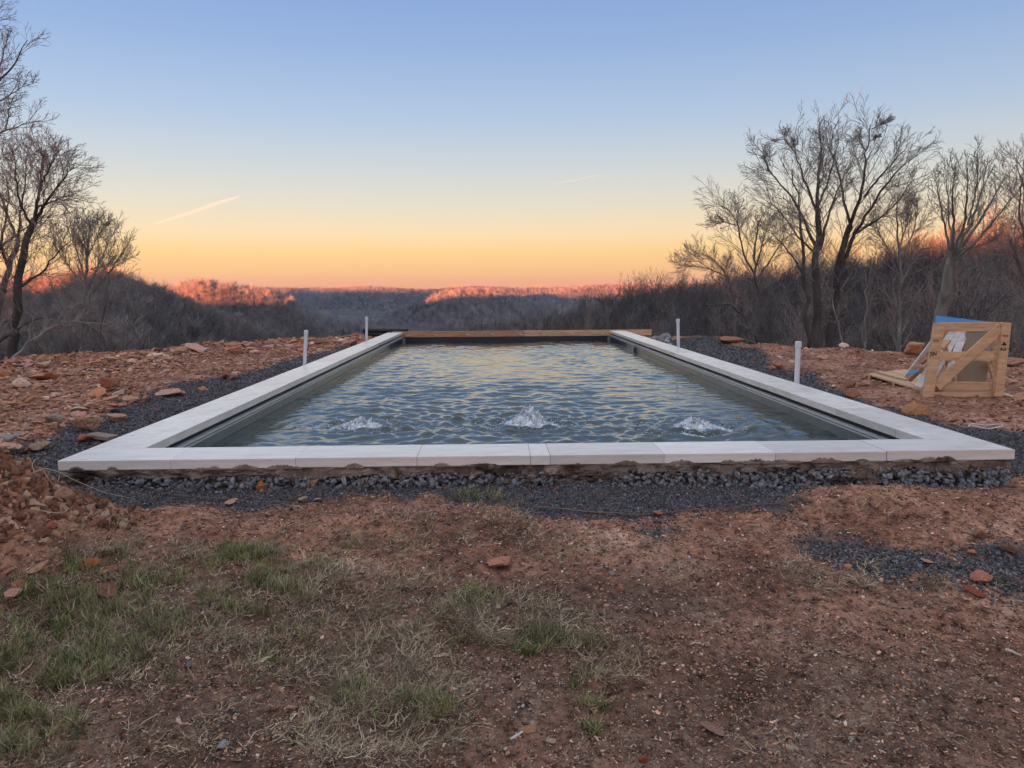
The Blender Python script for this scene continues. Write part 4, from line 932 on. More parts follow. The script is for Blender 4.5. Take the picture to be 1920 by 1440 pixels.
# small things
p = gpt(194, 824); o = obj('wood_offcut', MB().beam((-0.10, 0.03, 0.03), (0.10, -0.05, 0.02), 0.03, 0.10, bev=0.003).mesh('wood_offcut', [M_ply]), loc=tuple(p), label='grey-brown wood offcut on gravel against the left coping', cat='offcut')
p = gpt(1849, 803); cc = [(0.135*math.cos(k/24*6.283), 0.075*math.sin(k/24*6.283), 0.018+0.008*math.sin(k)) for k in range(22)]
obj('plastic_hoop', MB().tube(cc, 0.0038, 6).mesh('plastic_hoop', [M_white], True), loc=tuple(p), label='bent white plastic loop lying on the gravel at the right', cat='plastic loop')
def root_line(pts, r, label, m, lift=0.006, name='root', cat='root'):
    P = []
    for k in range(len(pts)-1):
        for q in np.linspace(0, 1, 9)[:-1]:
            x = pts[k][0]*(1-q)+pts[k+1][0]*q; y = pts[k][1]*(1-q)+pts[k+1][1]*q; P.append((x, y))
    P.append(pts[-1]); Q = []
    for x, y in P:
        w_ = gpt(x, y, 8); w_[2] += lift+0.004*math.sin(x*0.05); Q.append(w_)
    Q = np.array(Q); c = Q[0]; obj(name, MB().tube(Q-c, np.linspace(r, r*0.5, len(Q)), 5).mesh(name, [m], True), loc=tuple(c), label=label, cat=cat)
M_root = mat('root', [(0.16, 0.10, 0.08), (0.26, 0.17, 0.13)], 30, 0.9, 0.2); M_straw = mat('straw', [(0.42, 0.34, 0.25), (0.55, 0.46, 0.36)], 30, 0.8, 0.1)
root_line([(1000, 953), (1100, 960), (1180, 968), (1260, 962), (1340, 956), (1400, 951), (1470, 944), (1530, 925)], 0.0042, 'long thin brown root stretched over the front gravel', M_root)
root_line([(240, 905), (300, 925), (380, 935), (470, 941), (560, 946), (700, 944)], 0.0028, 'thin dry stem trailing along the gravel at the front left', M_root)
def air_stem(pts, D, r, label):
    Q = np.array([AT(x, y, D+0.02*k) for k, (x, y) in enumerate(pts)]); c = Q[0]; obj('dry_stem', MB().tube(Q-c, np.linspace(r, r*0.5, len(Q)), 5).mesh('dry_stem', [M_straw], True), loc=tuple(c), label=label, cat='dry stem')
air_stem([(66, 890), (60, 872), (65, 862), (72, 858)], 4.05, 0.0022, 'short straw hook standing on top of the dirt pile')
air_stem([(62, 886), (85, 878), (105, 883), (125, 893), (150, 905), (200, 925), (250, 935)], 4.0, 0.0026, 'long straw coloured stem arching off the dirt pile towards the coping')
air_stem([(80, 880), (92, 900), (104, 912), (110, 918)], 4.02, 0.0018, 'drooping straw stem left of the pool corner')
air_stem([(112, 892), (108, 905), (103, 914), (96, 906)], 4.0, 0.0016, 'curled straw stem just below the pool corner')
air_stem([(58, 953), (80, 958), (105, 962), (122, 960), (128, 953)], 3.3, 0.0028, 'pale bent twig lying on the left dirt pile')
root_line([(1885, 1222), (1900, 1228), (1915, 1236)], 0.008, 'pale wood chip at the right picture edge', M_straw, 0.008, 'wood_chip', 'wood chip')
root_line([(958, 1390), (968, 1382), (980, 1374)], 0.006, 'white wood sliver in the lower centre foreground', M_plank_white, 0.008, 'wood_chip', 'wood chip')
for (x, y, lb) in ((553, 1341, 'white oval seed in the dark soil below the straw'), (914, 1359, 'pale oval husk above the long white sliver'), (1085, 1183, 'pale husk on the soil right of the grass tuft'), (1570, 1224, 'small white chip on the right foreground soil')):
    p = gpt(x, y); o = obj('husk', rock_mesh('husk', x, 1, M_rock, flat=0.5, cuts=4, rough=0), loc=(p[0], p[1], p[2]+0.004), rot=(0, 0, x), scale=(0.012, 0.006, 0.006), label=lb, cat='husk'); o.color = (0.72, 0.66, 0.56, 1)

# ------------------------------------------------------------------ grass, straw and roots
def tuft_mesh(name, seed, nb, h, spread, wid, curl, lay=0.0, seg=4):
    g = np.random.default_rng(seed); Vs = []; Fs = []; n0 = 0
    for _ in range(nb):
        a = g.uniform(0, 6.28); r0 = g.uniform(0, spread*0.35); p = np.array([r0*math.cos(a), r0*math.sin(a), 0.0]); hh = h*g.uniform(0.4, 1.1)
        az_ = a+g.normal(0, 0.8); tilt = g.uniform(0.1, 0.9)*(1-lay)+lay*g.uniform(1.15, 1.55); d = np.array([math.cos(az_)*math.sin(tilt), math.sin(az_)*math.sin(tilt), math.cos(tilt)])
        w0 = wid*g.uniform(0.6, 1.2); side = np.array([-math.sin(az_), math.cos(az_), 0.0]); rowV = []
        for k in range(seg+1):
            ww = w0*(1-(k/seg)**1.5*0.92)*0.5; rowV += [p-side*ww, p+side*ww+np.array([0, 0, ww*0.6])]
            p = p+d*hh/seg; tw = g.normal(0, curl); ca, sa = math.cos(tw), math.sin(tw)
            d = np.array([d[0]*ca-d[1]*sa, d[0]*sa+d[1]*ca, d[2]-0.16*(1-lay)+g.normal(0, curl*0.35)]);
            if p[2] < 0.002: d[2] = abs(d[2])*0.4
            d /= np.linalg.norm(d)
        Vs.append(np.array(rowV)); Fs.append(np.array([(2*k, 2*k+1, 2*k+3, 2*k+2) for k in range(seg)])+n0); n0 += len(rowV)
    return mesh(name, np.concatenate(Vs), np.concatenate(Fs), [M_blade_i])
greens = [tuft_mesh('tuft', 900+k, 12, 0.056, 0.07, 0.0034, 0.35) for k in range(4)]
straws = [tuft_mesh('straw', 920+k, 8, 0.085, 0.12, 0.0026, 0.75, lay=0.9, seg=6) for k in range(5)]
bits = [tuft_mesh('bit', 940+k, 3, 0.022, 0.05, 0.003, 0.3, lay=0.97, seg=2) for k in range(4)]
def blobs(lst, n, smin, smax, cols, protos, name, label, seed, jit=0.15, off=0.0, cl=0.0):
    g = np.random.default_rng(seed); wts = np.array([a[2]*a[3]*a[4] for a in lst], float); wts /= wts.sum()
    k = g.choice(len(lst), n, p=wts); L_ = np.array(lst)[k]; th_ = g.uniform(0, 6.28, n); rad_ = np.sqrt(g.random(n))**0.9
    px = L_[:, 0]+np.cos(th_)*rad_*L_[:, 2]; py = L_[:, 1]+np.sin(th_)*rad_*L_[:, 3]
    if cl > 0:
        kk = fbm(px/55, py/28, 3, seed) > -cl+g.normal(0, 0.25, n); px, py = px[kk], py[kk]; n = len(px)
    # intersect with the pad, vectorised
    v = np.stack([(px-960)/FPX, -(py-720)/FPX, -np.ones(n)], -1) @ MC3.T; z = np.full(n, -0.3)
    for _ in range(10):
        t_ = (z-CAMZ)/v[:, 2]; x, y = v[:, 0]*t_, v[:, 1]*t_; z = 0.5*z+0.5*zpad(x, y)
    x, y = v[:, 0]*t_, v[:, 1]*t_; k = np.hypot(x, y) < 11; k &= ~in_pool(x, y, -0.01); x, y = x[k], y[k]; n = len(x); z = terrain(x, y)
    s = g.uniform(smin, smax, n); T = np.array(cols)[g.integers(0, len(cols), n)]*g.uniform(1-jit, 1+jit*1.4, (n, 1))
    Rt = np.stack([g.normal(0, .15, n), g.normal(0, .15, n), g.uniform(0, 6.28, n)], -1)
    scatter(name, np.stack([x, y, z+off], -1), Rt, s, T, protos, g.integers(0, len(protos), n), label=label); print(name, n)
green_areas = [(130, 1225, 150, 60, 1.6), (30, 1290, 90, 60, 1.5), (330, 1060, 230, 45, 1.2), (90, 1130, 160, 45, 1.0), (520, 1070, 110, 45, 1.1), (470, 1125, 120, 30, 1.2), (230, 1150, 150, 50, .8), (60, 1370, 100, 60, .7),
               (870, 932, 70, 10, 1.6), (960, 950, 30, 12, 1.0), (890, 1130, 60, 26, 1.0), (960, 1205, 120, 26, 1.3), (1080, 1200, 60, 18, .7), (760, 1330, 90, 28, 1.4), (680, 1310, 60, 30, 1.0), (1100, 1290, 32, 18, 1.2), (1115, 1325, 26, 10, 1.0), (1010, 1035, 30, 12, 1.3), (1105, 1372, 22, 10, .8), (400, 1200, 240, 90, .12), (660, 1030, 16, 18, 1.0)]
blobs(green_areas, 4600, 0.4, 1.15, [(0.16, 0.21, 0.055), (0.22, 0.26, 0.08), (0.30, 0.30, 0.12), (0.07, 0.11, 0.035), (0.36, 0.31, 0.17), (0.48, 0.40, 0.25), (0.25, 0.25, 0.10), (0.20, 0.14, 0.08), (0.42, 0.34, 0.22)], greens, 'grass', 'tufts of short green grass in the left foreground and around the straw', 31, cl=0.06)
dry_areas = [(760, 1000, 130, 40, 1.2), (700, 1060, 130, 50, .9), (620, 1180, 260, 110, .9), (880, 1160, 170, 50, 1.4), (1000, 1180, 150, 40, 1.2), (1150, 1240, 90, 40, 1.0), (720, 1260, 110, 70, 1.4), (700, 1370, 180, 60, 1.0), (330, 1130, 260, 110, .5), (100, 1180, 200, 110, .5), (60, 1400, 120, 60, .8), (960, 985, 60, 30, 1.2), (1050, 1030, 90, 30, .9),
             (1530, 1075, 130, 30, 1.2), (1690, 1100, 90, 25, 1.2), (1280, 1022, 70, 12, 1.2), (1620, 950, 90, 22, .9), (1700, 965, 50, 14, 1.2), (900, 965, 70, 14, 1.0), (180, 1010, 80, 40, .8), (240, 985, 40, 30, 1.0), (1290, 1070, 50, 14, .6), (1770, 775, 45, 12, 2.0), (420, 705, 25, 6, 1.0), (1850, 1090, 70, 20, .3), (300, 1300, 300, 130, .25), (1500, 1300, 380, 140, .03), (590, 925, 20, 10, .6), (560, 1000, 60, 14, .4)]
blobs(dry_areas+[(330, 1080, 300, 70, .5), (150, 1200, 200, 80, .5), (840, 1150, 230, 60, .9), (740, 1300, 150, 70, .8)], 6200, 0.45, 1.15, [(0.42, 0.32, 0.20), (0.66, 0.54, 0.37), (0.24, 0.175, 0.11), (0.44, 0.36, 0.20), (0.18, 0.135, 0.09), (0.13, 0.095, 0.065)], straws, 'straw', 'tangles of dry straw coloured grass and roots on the soil', 32, off=0.004, cl=0.25)
bit_areas = [(500, 1250, 560, 230, 1.0), (1300, 1250, 620, 230, .8), (960, 1080, 900, 90, .5), (1200, 1000, 600, 30, .5)]
blobs(bit_areas, 5200, 0.35, 1.0, [(0.42, 0.33, 0.24), (0.27, 0.19, 0.13), (0.50, 0.43, 0.34), (0.17, 0.11, 0.08), (0.12, 0.08, 0.06)], bits, 'straw_bits', 'short bits of straw and bark strewn over the soil', 33, off=0.002)

# ------------------------------------------------------------------ trees
def march(g, p, d, L_, r, nseg, wig, up, taper=0.25):
    Nn = len(p); pts = np.empty((Nn, nseg+1, 3)); rad = np.empty((Nn, nseg+1)); drs = np.empty((Nn, nseg+1, 3)); pts[:, 0] = p; drs[:, 0] = d; rad[:, 0] = r; d = d.copy()
    for k in range(nseg):
        d = d+g.normal(0, wig, (Nn, 3))+np.array([0, 0, up]); d /= np.linalg.norm(d, axis=1, keepdims=True)
        pts[:, k+1] = pts[:, k]+d*(L_/nseg)[:, None]; drs[:, k+1] = d; rad[:, k+1] = r*(1-(1-taper)*(k+1)/nseg)
    return pts, rad, drs
def spawn(g, pts, rad, L_, nc, tmin, tmax, ang, ratio, rr=0.55, angj=0.2, lenj=0.3, fall=0.5):
    Nn, n, _ = pts.shape; t_ = tmin+(tmax-tmin)*(np.arange(nc)[None, :]+g.random((Nn, nc)))/nc
    f = t_*(n-1); i0 = np.minimum(f.astype(int), n-2); fr = (f-i0)[..., None]; ar = np.arange(Nn)[:, None]
    P = pts[ar, i0]*(1-fr)+pts[ar, i0+1]*fr; D_ = pts[ar, i0+1]-pts[ar, i0]; D_ /= np.linalg.norm(D_, axis=2, keepdims=True)+1e-9
    rd = rad[ar, i0]*(1-fr[..., 0])+rad[ar, i0+1]*fr[..., 0]
    q = g.normal(size=D_.shape); q -= D_*(q*D_).sum(2, keepdims=True); q /= np.linalg.norm(q, axis=2, keepdims=True)+1e-9
    an = np.radians(ang)*(1+g.normal(0, angj, t_.shape))[..., None]; nd = D_*np.cos(an)+q*np.sin(an)
    nl = (L_[:, None]*ratio*(1-fall*t_)*(1+g.uniform(-lenj, lenj, t_.shape)))
    return P.reshape(-1, 3), nd.reshape(-1, 3), nl.ravel(), (rd*rr).ravel()
def proto_tree(seed, h=12.0, r=0.13, lean=0.05, nb=18, rmin=0.012, spread=42, lv=3):
    g = np.random.default_rng(seed); P0 = np.zeros((1, 3)); P0[0, 2] = -0.6; d = np.array([[g.normal(0, lean), g.normal(0, lean), 1.0]]); d /= np.linalg.norm(d)
    a = march(g, P0, d, np.array([h]), np.array([r]), 9, 0.07, 0.03, 0.2); trunk = [tube_np(a[0], a[1], 5)]
    p, dd_, l, rr_ = spawn(g, a[0], a[1], np.array([h]), nb, 0.28, 0.98, spread, 0.42, 0.5); b1 = march(g, p, dd_, l, rr_, 5, 0.12, 0.10, 0.3)
    trunk2 = tube_np(b1[0], np.maximum(b1[1], rmin), 4)
    p, dd_, l2, rr_ = spawn(g, b1[0], b1[1], l, 5, 0.2, 1.0, 38, 0.5, 0.6); b2 = march(g, p, dd_, l2, rr_, 3, 0.16, 0.08, 0.4)
    cr = [trunk2, tube_np(b2[0], np.maximum(b2[1], rmin), 3)]
    if lv >= 3:
        p, dd_, l3, rr_ = spawn(g, b2[0], b2[1], l2, 4, 0.15, 1.0, 36, 0.6, 0.7); b3 = march(g, p, dd_, l3, np.maximum(rr_, rmin*0.8), 2, 0.18, 0.06, 0.5); cr.append(tube_np(b3[0], np.maximum(b3[1], rmin*0.55), 3))
    return join(trunk), join(cr)
PROT = []
for k in range(7):
    tr, crn = proto_tree(50+k, h=11+1.2*(k % 3), r=0.12+0.03*(k % 2), nb=16+2*(k % 3))
    PROT.append((mesh('trunk', tr[0], tr[1], [(M_bark, M_bark_dark, M_bark_pale)[k % 3]], True), mesh('crown', crn[0], crn[1], [(M_twig, M_twig_red)[k % 2]])))
PALEP = []
for tm_, cm_ in PROT:
    t2 = tm_.copy(); t2.materials.clear(); t2.materials.append(M_bark_pale); PALEP.append((t2, cm_))
# hero trees: limbs drawn through the photo's pixels, with twigs grown from them
def hero(name, D, limbs, label, rng_seed, bark=M_bark, twig=M_twig, lv1=(7, 0.3), spread=42, depth=1.6, twl=1.0, up=0.05, group=None, twn=(6, 5), rmin=0.013, lens=None):
    g = np.random.default_rng(rng_seed); first = AT(limbs[0][0][0][0], limbs[0][0][0][1], D)
    gz = float(terrain(first[0], first[1])); base = np.array([first[0], first[1], gz])
    tr = obj(name, None, loc=tuple(base), label=label, cat='tree', group=group); NS = 14
    PT = []; RD = []; LN = []
    for li, (px, r0, r1) in enumerate(limbs):
        px = np.array(px, float); sL = np.concatenate([[0], np.cumsum(np.hypot(*np.diff(px, axis=0).T))]); ts = np.linspace(0, sL[-1]*(0.9 if li else 1.0), NS+1)
        xs_, ys_ = np.interp(ts, sL, px[:, 0]), np.interp(ts, sL, px[:, 1])
        # smooth
        for _ in range(2): xs_[1:-1] = (xs_[:-2]+2*xs_[1:-1]+xs_[2:])/4; ys_[1:-1] = (ys_[:-2]+2*ys_[1:-1]+ys_[2:])/4
        dep = (g.uniform(-depth, depth) if li else 0)*np.linspace(0, 1, NS+1)**1.3
        pts = np.array([AT(x, y, D+q) for x, y, q in zip(xs_, ys_, dep)]); L__ = np.linalg.norm(np.diff(pts, axis=0), axis=1).sum()
        pts[1:-1] += g.normal(0, 0.006*L__, (NS-1, 3))
        if li == 0: pts[0] = base-[0, 0, 0.3]
        PT.append(pts); RD.append(np.linspace(r0, r1, NS+1)); LN.append(L__)
    PT, RD, LN = np.array(PT), np.array(RD), np.array(LN)
    RD *= 0.78; RD[1:] *= 0.78; rmin = rmin*1.15; lv1 = (int(lv1[0]*1.9), lv1[1]*0.8)
    v, f = tube_np(PT-base, RD, 8); obj('trunk', mesh('trunk', v, f, [bark], True), tr)
    out = []; lmax = 0.05*D
    LL = np.minimum(LN, LN.max()*0.7)
    p, d_, l, r = spawn(g, PT, RD, LL, lv1[0], lv1[1], 0.96, spread, 0.55*twl, 0.36, fall=0.30); l = np.minimum(l, lmax*g.uniform(0.75, 1.1, len(l))); a = march(g, p-base, d_, l, np.clip(r, rmin*1.1, rmin*2.2), 6, 0.065, up, 0.3); out.append(tube_np(a[0], np.maximum(a[1], rmin*0.7), 3))
    # tips continue as twigs
    p, d_, l2, r = spawn(g, a[0], a[1], l, twn[0], 0.15, 1.0, 36, 0.56, 0.6, fall=0.6); b1 = march(g, p, d_, l2, np.clip(r, rmin*0.65, rmin*1.0), 3, 0.075, up*0.6, 0.5); out.append(tube_np(b1[0], np.maximum(b1[1], rmin*0.5), 3))
    p, d_, l3, r = spawn(g, b1[0], b1[1], l2, twn[1], 0.15, 1.0, 36, 0.6, 0.7, fall=0.5); c = march(g, p, d_, l3, np.clip(r, rmin*0.45, rmin*0.7), 1, 0.12, up, 0.6); out.append(tube_np(c[0], np.maximum(c[1], rmin*0.35), 3))
    V, F = join(out); obj('crown', mesh('crown', V, F, [twig]), tr)
    return tr
Z2 = lambda L_: [(1200+x/2.667, 160+y/2.667) for x, y in L_]
H1 = lambda L_: [(x/2, y/2) for x, y in L_]
hero('oak_tree', 47, [
 (Z2([(885, 1330), (890, 1130), (880, 960), (885, 800), (890, 620)]), 0.36, 0.20), (Z2([(890, 620), (885, 520), (900, 400), (905, 300), (890, 180)]), 0.19, 0.03),
 (Z2([(887, 640), (850, 540), (810, 440), (780, 340), (750, 220)]), 0.14, 0.025), (Z2([(885, 830), (820, 660), (760, 560), (690, 480), (620, 400), (535, 385)]), 0.17, 0.025),
 (Z2([(885, 850), (800, 770), (720, 660), (640, 560), (590, 530)]), 0.11, 0.02), (Z2([(900, 820), (930, 700), (960, 600), (1000, 480), (1050, 420), (1100, 350)]), 0.15, 0.025),
 (Z2([(892, 600), (930, 520), (960, 400), (985, 300), (1000, 200)]), 0.11, 0.02), (Z2([(690, 480), (640, 420), (610, 330), (640, 310)]), 0.07, 0.02), (Z2([(780, 340), (730, 280), (690, 250)]), 0.05, 0.02)],
 'tall bare oak with spreading crown, left one of the two big oaks on the right', 1, M_bark_dark, M_twig, lv1=(9, 0.2), twn=(6, 5))
hero('oak_tree', 49, [
 (Z2([(940, 1330), (975, 1100), (985, 960), (1000, 850), (1050, 700)]), 0.36, 0.22), (Z2([(1050, 700), (1090, 600), (1120, 480), (1130, 320), (1160, 220), (1140, 140)]), 0.20, 0.03),
 (Z2([(1050, 690), (1020, 580), (1000, 450), (960, 330), (920, 250)]), 0.15, 0.025), (Z2([(1005, 930), (1060, 760), (1150, 620), (1210, 520), (1290, 420), (1380, 350), (1460, 310)]), 0.22, 0.025),
 (Z2([(1080, 740), (1180, 680), (1280, 600), (1330, 520), (1400, 430)]), 0.12, 0.02), (Z2([(1120, 560), (1180, 480), (1260, 390), (1330, 320), (1370, 250)]), 0.11, 0.02),
 (Z2([(1130, 330), (1090, 270), (1060, 250)]), 0.06, 0.02), (Z2([(1160, 220), (1210, 190), (1255, 165)]), 0.05, 0.015), (Z2([(1150, 280), (1200, 250)]), 0.05, 0.015)],
 'tall bare oak leaning outward, right one of the two big oaks on the right', 2, M_bark_dark, M_twig, lv1=(9, 0.2), twn=(6, 5))
hero('bare_tree', 43, [
 (Z2([(835, 1330), (835, 1150), (825, 1000), (810, 850), (800, 650), (790, 480), (760, 420)]), 0.20, 0.03), (Z2([(820, 950), (740, 820), (690, 770), (600, 700), (560, 690)]), 0.10, 0.02)],
 'slim dark tree standing against the left side of the two big oaks', 3, M_bark_dark, M_twig, lv1=(7, 0.45), twl=0.6)
hero('bare_tree', 52, [
 (Z2([(575, 1300), (590, 1180), (585, 1050), (570, 900), (575, 780), (590, 680)]), 0.17, 0.05), (Z2([(575, 950), (530, 880), (505, 780), (490, 690), (440, 620), (350, 560)]), 0.12, 0.03),
 (Z2([(585, 900), (610, 800), (640, 700), (680, 620)]), 0.10, 0.02), (Z2([(600, 950), (660, 860), (720, 760), (740, 660)]), 0.10, 0.02), (Z2([(505, 780), (480, 650), (470, 560)]), 0.07, 0.02), (Z2([(490, 700), (400, 680), (330, 690)]), 0.06, 0.02)],
 'round crowned bare tree left of the big oaks, its left limb highest', 4, M_bark, M_twig, lv1=(9, 0.25), spread=36, twn=(7, 5), twl=0.9)
hero('bare_tree', 60, [
 (Z2([(480, 1180), (470, 1060), (440, 960), (400, 900)]), 0.13, 0.06), (Z2([(440, 960), (360, 920), (260, 900), (150, 930)]), 0.08, 0.02), (Z2([(420, 930), (370, 870), (310, 840), (220, 850)]), 0.08, 0.02), (Z2([(440, 960), (430, 900), (450, 840)]), 0.07, 0.02), (Z2([(350, 920), (300, 880), (180, 880)]), 0.06, 0.02)],
 'low spreading bare tree at the left end of the right wood', 5, M_bark, M_twig_red, lv1=(9, 0.2), spread=40, up=0.12)
hero('bare_tree', 50, [
 (Z2([(1300, 1300), (1290, 1100), (1310, 920), (1295, 780), (1280, 640), (1290, 540)]), 0.17, 0.03), (Z2([(1310, 900), (1230, 800), (1180, 700), (1160, 620)]), 0.09, 0.02), (Z2([(1310, 860), (1370, 740), (1390, 620), (1380, 530)]), 0.09, 0.02), (Z2([(1300, 800), (1340, 680), (1340, 560)]), 0.08, 0.02)],
 'pale fine twigged tree directly right of the two big oaks', 6, M_bark_pale, M_twig, lv1=(10, 0.25), spread=34)
hero('bare_tree', 27, [
 (Z2([(1490, 1250), (1510, 1130), (1535, 1000), (1560, 860)]), 0.26, 0.17), (Z2([(1560, 870), (1530, 740), (1500, 600), (1480, 470)]), 0.08, 0.012), (Z2([(1560, 860), (1570, 700), (1560, 520), (1580, 380)]), 0.09, 0.012),
 (Z2([(1562, 860), (1620, 700), (1640, 520), (1640, 360)]), 0.09, 0.012), (Z2([(1570, 850), (1660, 690), (1720, 500), (1750, 290)]), 0.10, 0.012), (Z2([(1575, 860), (1700, 680), (1790, 520), (1860, 380)]), 0.10, 0.012),
 (Z2([(1580, 870), (1720, 740), (1830, 600), (1915, 490)]), 0.09, 0.012), (Z2([(1600, 820), (1720, 800), (1840, 720)]), 0.05, 0.01), (Z2([(1560, 840), (1545, 640), (1530, 400)]), 0.06, 0.012), (Z2([(1640, 700), (1690, 480), (1690, 330)]), 0.06, 0.012)],
 'fan shaped tree with many rising limbs above the crate', 7, M_bark_pale, M_twig, lv1=(5, 0.3), spread=24, depth=2.2, up=0.12, twl=0.8, rmin=0.008)
hero('bare_tree', 30, [
 (Z2([(1960, 1230), (1935, 1040), (1900, 930), (1860, 800), (1850, 770)]), 0.14, 0.04), (Z2([(1935, 1030), (1950, 800), (1930, 600), (1900, 450), (1850, 330)]), 0.12, 0.015), (Z2([(1890, 900), (1870, 720), (1890, 600)]), 0.06, 0.012), (Z2([(1935, 800), (1890, 620), (1920, 420), (1930, 300)]), 0.07, 0.012)],
 'bare tree leaning in from the right edge of the picture', 8, M_bark, M_twig_red, lv1=(9, 0.25), spread=38, rmin=0.008)
# left trees
hero('bare_tree', 17, [
 ([(-160, 760), (-150, 560), (-130, 380), (-110, 250)], 0.22, 0.15), ([(-110, 260), (-40, 190), (0, 152), (27, 120), (45, 85), (66, 52)], 0.075, 0.008), ([(-60, 210), (0, 190), (45, 160), (80, 150)], 0.035, 0.006),
 ([(-120, 320), (-50, 270), (0, 249), (45, 235), (75, 226), (100, 224)], 0.045, 0.006), ([(-110, 260), (-60, 120), (-30, 30), (15, 8)], 0.06, 0.008), ([(-20, 170), (5, 110), (12, 70), (18, 50)], 0.03, 0.006), ([(10, 245), (18, 200), (28, 178)], 0.018, 0.005), ([(-100, 300), (-40, 180), (-10, 110)], 0.05, 0.008)],
 'reddish branches of a tall tree reaching in at the top left', 11, M_bark, M_twig_red, lv1=(9, 0.3), spread=36, depth=0.8, twl=0.55, rmin=0.0045, twn=(5, 4))
hero('bare_tree', 24, [
 (H1([(40, 1440), (50, 1300), (65, 1120), (75, 1000), (100, 900), (130, 820)]), 0.17, 0.10), (H1([(130, 820), (150, 700), (160, 600), (150, 520)]), 0.08, 0.012), (H1([(130, 825), (200, 720), (260, 640), (300, 600)]), 0.07, 0.012),
 (H1([(120, 850), (70, 760), (60, 640), (40, 520)]), 0.06, 0.012), (H1([(70, 1080), (160, 1020), (230, 930), (300, 880)]), 0.06, 0.012), (H1([(140, 780), (230, 740), (310, 720)]), 0.05, 0.01), (H1([(150, 700), (200, 600), (230, 550)]), 0.05, 0.01)],
 'leaning dark trunk with a rounded crown at the left edge', 12, M_bark_dark, M_twig_red, lv1=(10, 0.2), spread=38, depth=1.8, twl=0.95, rmin=0.0075, twn=(6, 5))
hero('bare_tree', 26, [
 (H1([(-60, 1440), (-20, 1200), (0, 1110), (40, 980), (70, 900)]), 0.15, 0.08), (H1([(70, 900), (20, 800), (-20, 650), (-10, 520)]), 0.07, 0.012), (H1([(30, 1000), (0, 920), (-60, 840)]), 0.07, 0.02), (H1([(70, 900), (80, 780), (100, 640), (90, 520)]), 0.06, 0.012), (H1([(0, 930), (60, 880), (140, 820), (210, 790)]), 0.06, 0.012), (H1([(-60, 1080), (0, 940), (30, 760), (20, 600)]), 0.08, 0.012)],
 'tree cut by the left picture edge, behind the leaning dark trunk', 13, M_bark, M_twig_red, lv1=(9, 0.2), spread=40, depth=1.8, twl=0.95, rmin=0.0075, twn=(6, 5))
hero('bare_tree', 31, [
 (H1([(312, 1400), (310, 1250), (316, 1120), (326, 1000), (330, 900)]), 0.11, 0.05), (H1([(330, 900), (340, 850), (370, 810)]), 0.04, 0.012), (H1([(326, 1060), (290, 950), (270, 860), (290, 800)]), 0.06, 0.01), (H1([(330, 1080), (380, 970), (420, 880), (450, 850)]), 0.06, 0.01),
 (H1([(330, 1120), (420, 1010), (470, 930), (500, 900)]), 0.05, 0.01), (H1([(340, 1010), (440, 980), (505, 960)]), 0.04, 0.01), (H1([(320, 1080), (240, 980), (200, 900), (190, 850)]), 0.05, 0.01), (H1([(330, 960), (380, 860), (410, 820)]), 0.04, 0.01), (H1([(330, 1000), (310, 880), (320, 810)]), 0.04, 0.01)],
 'slender grey tree with a fan of fine twigs right of the leaning trunk', 14, M_bark_pale, M_twig, lv1=(11, 0.2), spread=28, depth=1.8, twl=0.8, up=0.12, rmin=0.0085, twn=(6, 4))
def trunk_px(name, D, pts, r0, r1, label, bark, seed, tw=(6, 0.3), cat='tree', spread=40, twl=0.5):
    return hero(name, D, [(pts, r0, r1)], label, seed, bark, M_twig, lv1=tw, spread=spread, twl=twl, rmin=0.007)
trunk_px('leaning_branch', 15.5, [(-20, 700), (15, 682), (60, 640), (100, 610), (140, 600), (215, 612)], 0.045, 0.008, 'pale fallen branch slanting up from the left bank', M_bark_pale, 21, (8, 0.3))
trunk_px('leaning_branch', 19, [(-30, 660), (20, 625), (60, 600), (95, 595)], 0.06, 0.01, 'dark crooked branch above the pale fallen branch', M_bark_dark, 22)
trunk_px('bare_tree', 27, [(182, 690), (185, 640), (195, 590), (205, 540), (200, 500)], 0.05, 0.01, 'thin sapling right of the slender grey tree', M_bark, 23, (9, 0.2), twl=0.6)
trunk_px('bare_tree', 34, [(1440, 690), (1420, 640), (1400, 600), (1375, 570), (1330, 572)], 0.10, 0.02, 'crooked dark tree arching left below the round crowned tree', M_bark_dark, 24)
trunk_px('bare_tree', 38, [(1585, 700), (1580, 650), (1570, 600), (1555, 540)], 0.09, 0.02, 'pale leaning stem below the big oaks', M_bark_pale, 25)
trunk_px('bare_tree', 33, [(1618, 720), (1620, 660), (1624, 600), (1626, 520), (1640, 480)], 0.08, 0.015, 'straight pale stem right of the big oaks', M_bark_pale, 26)
trunk_px('bare_tree', 30, [(1665, 730), (1690, 640), (1700, 590), (1730, 540), (1745, 500)], 0.07, 0.012, 'slim pale stem curving up left of the crate', M_bark_pale, 27)
# ------------------------------------------------------------------ wood on the slopes
g = np.random.default_rng(77)
cmx = np.maximum.accumulate(np.arctan2(TERR-CAMZ, R2), axis=0)       # ground horizon seen so far along each azimuth
def visible(x, y, z, top):
    r = np.hypot(x, y); a = np.degrees(np.arctan2(x, y)); ok = (a > -41) & (a < 43.5); ai = np.clip(((a+42)/0.25).astype(int), 0, len(az_f)-1); ri = np.clip(np.searchsorted(RR, r)-1, 0, NR-1)
    return ok & (np.arctan2(z+top-CAMZ, r) > cmx[ri, ai])
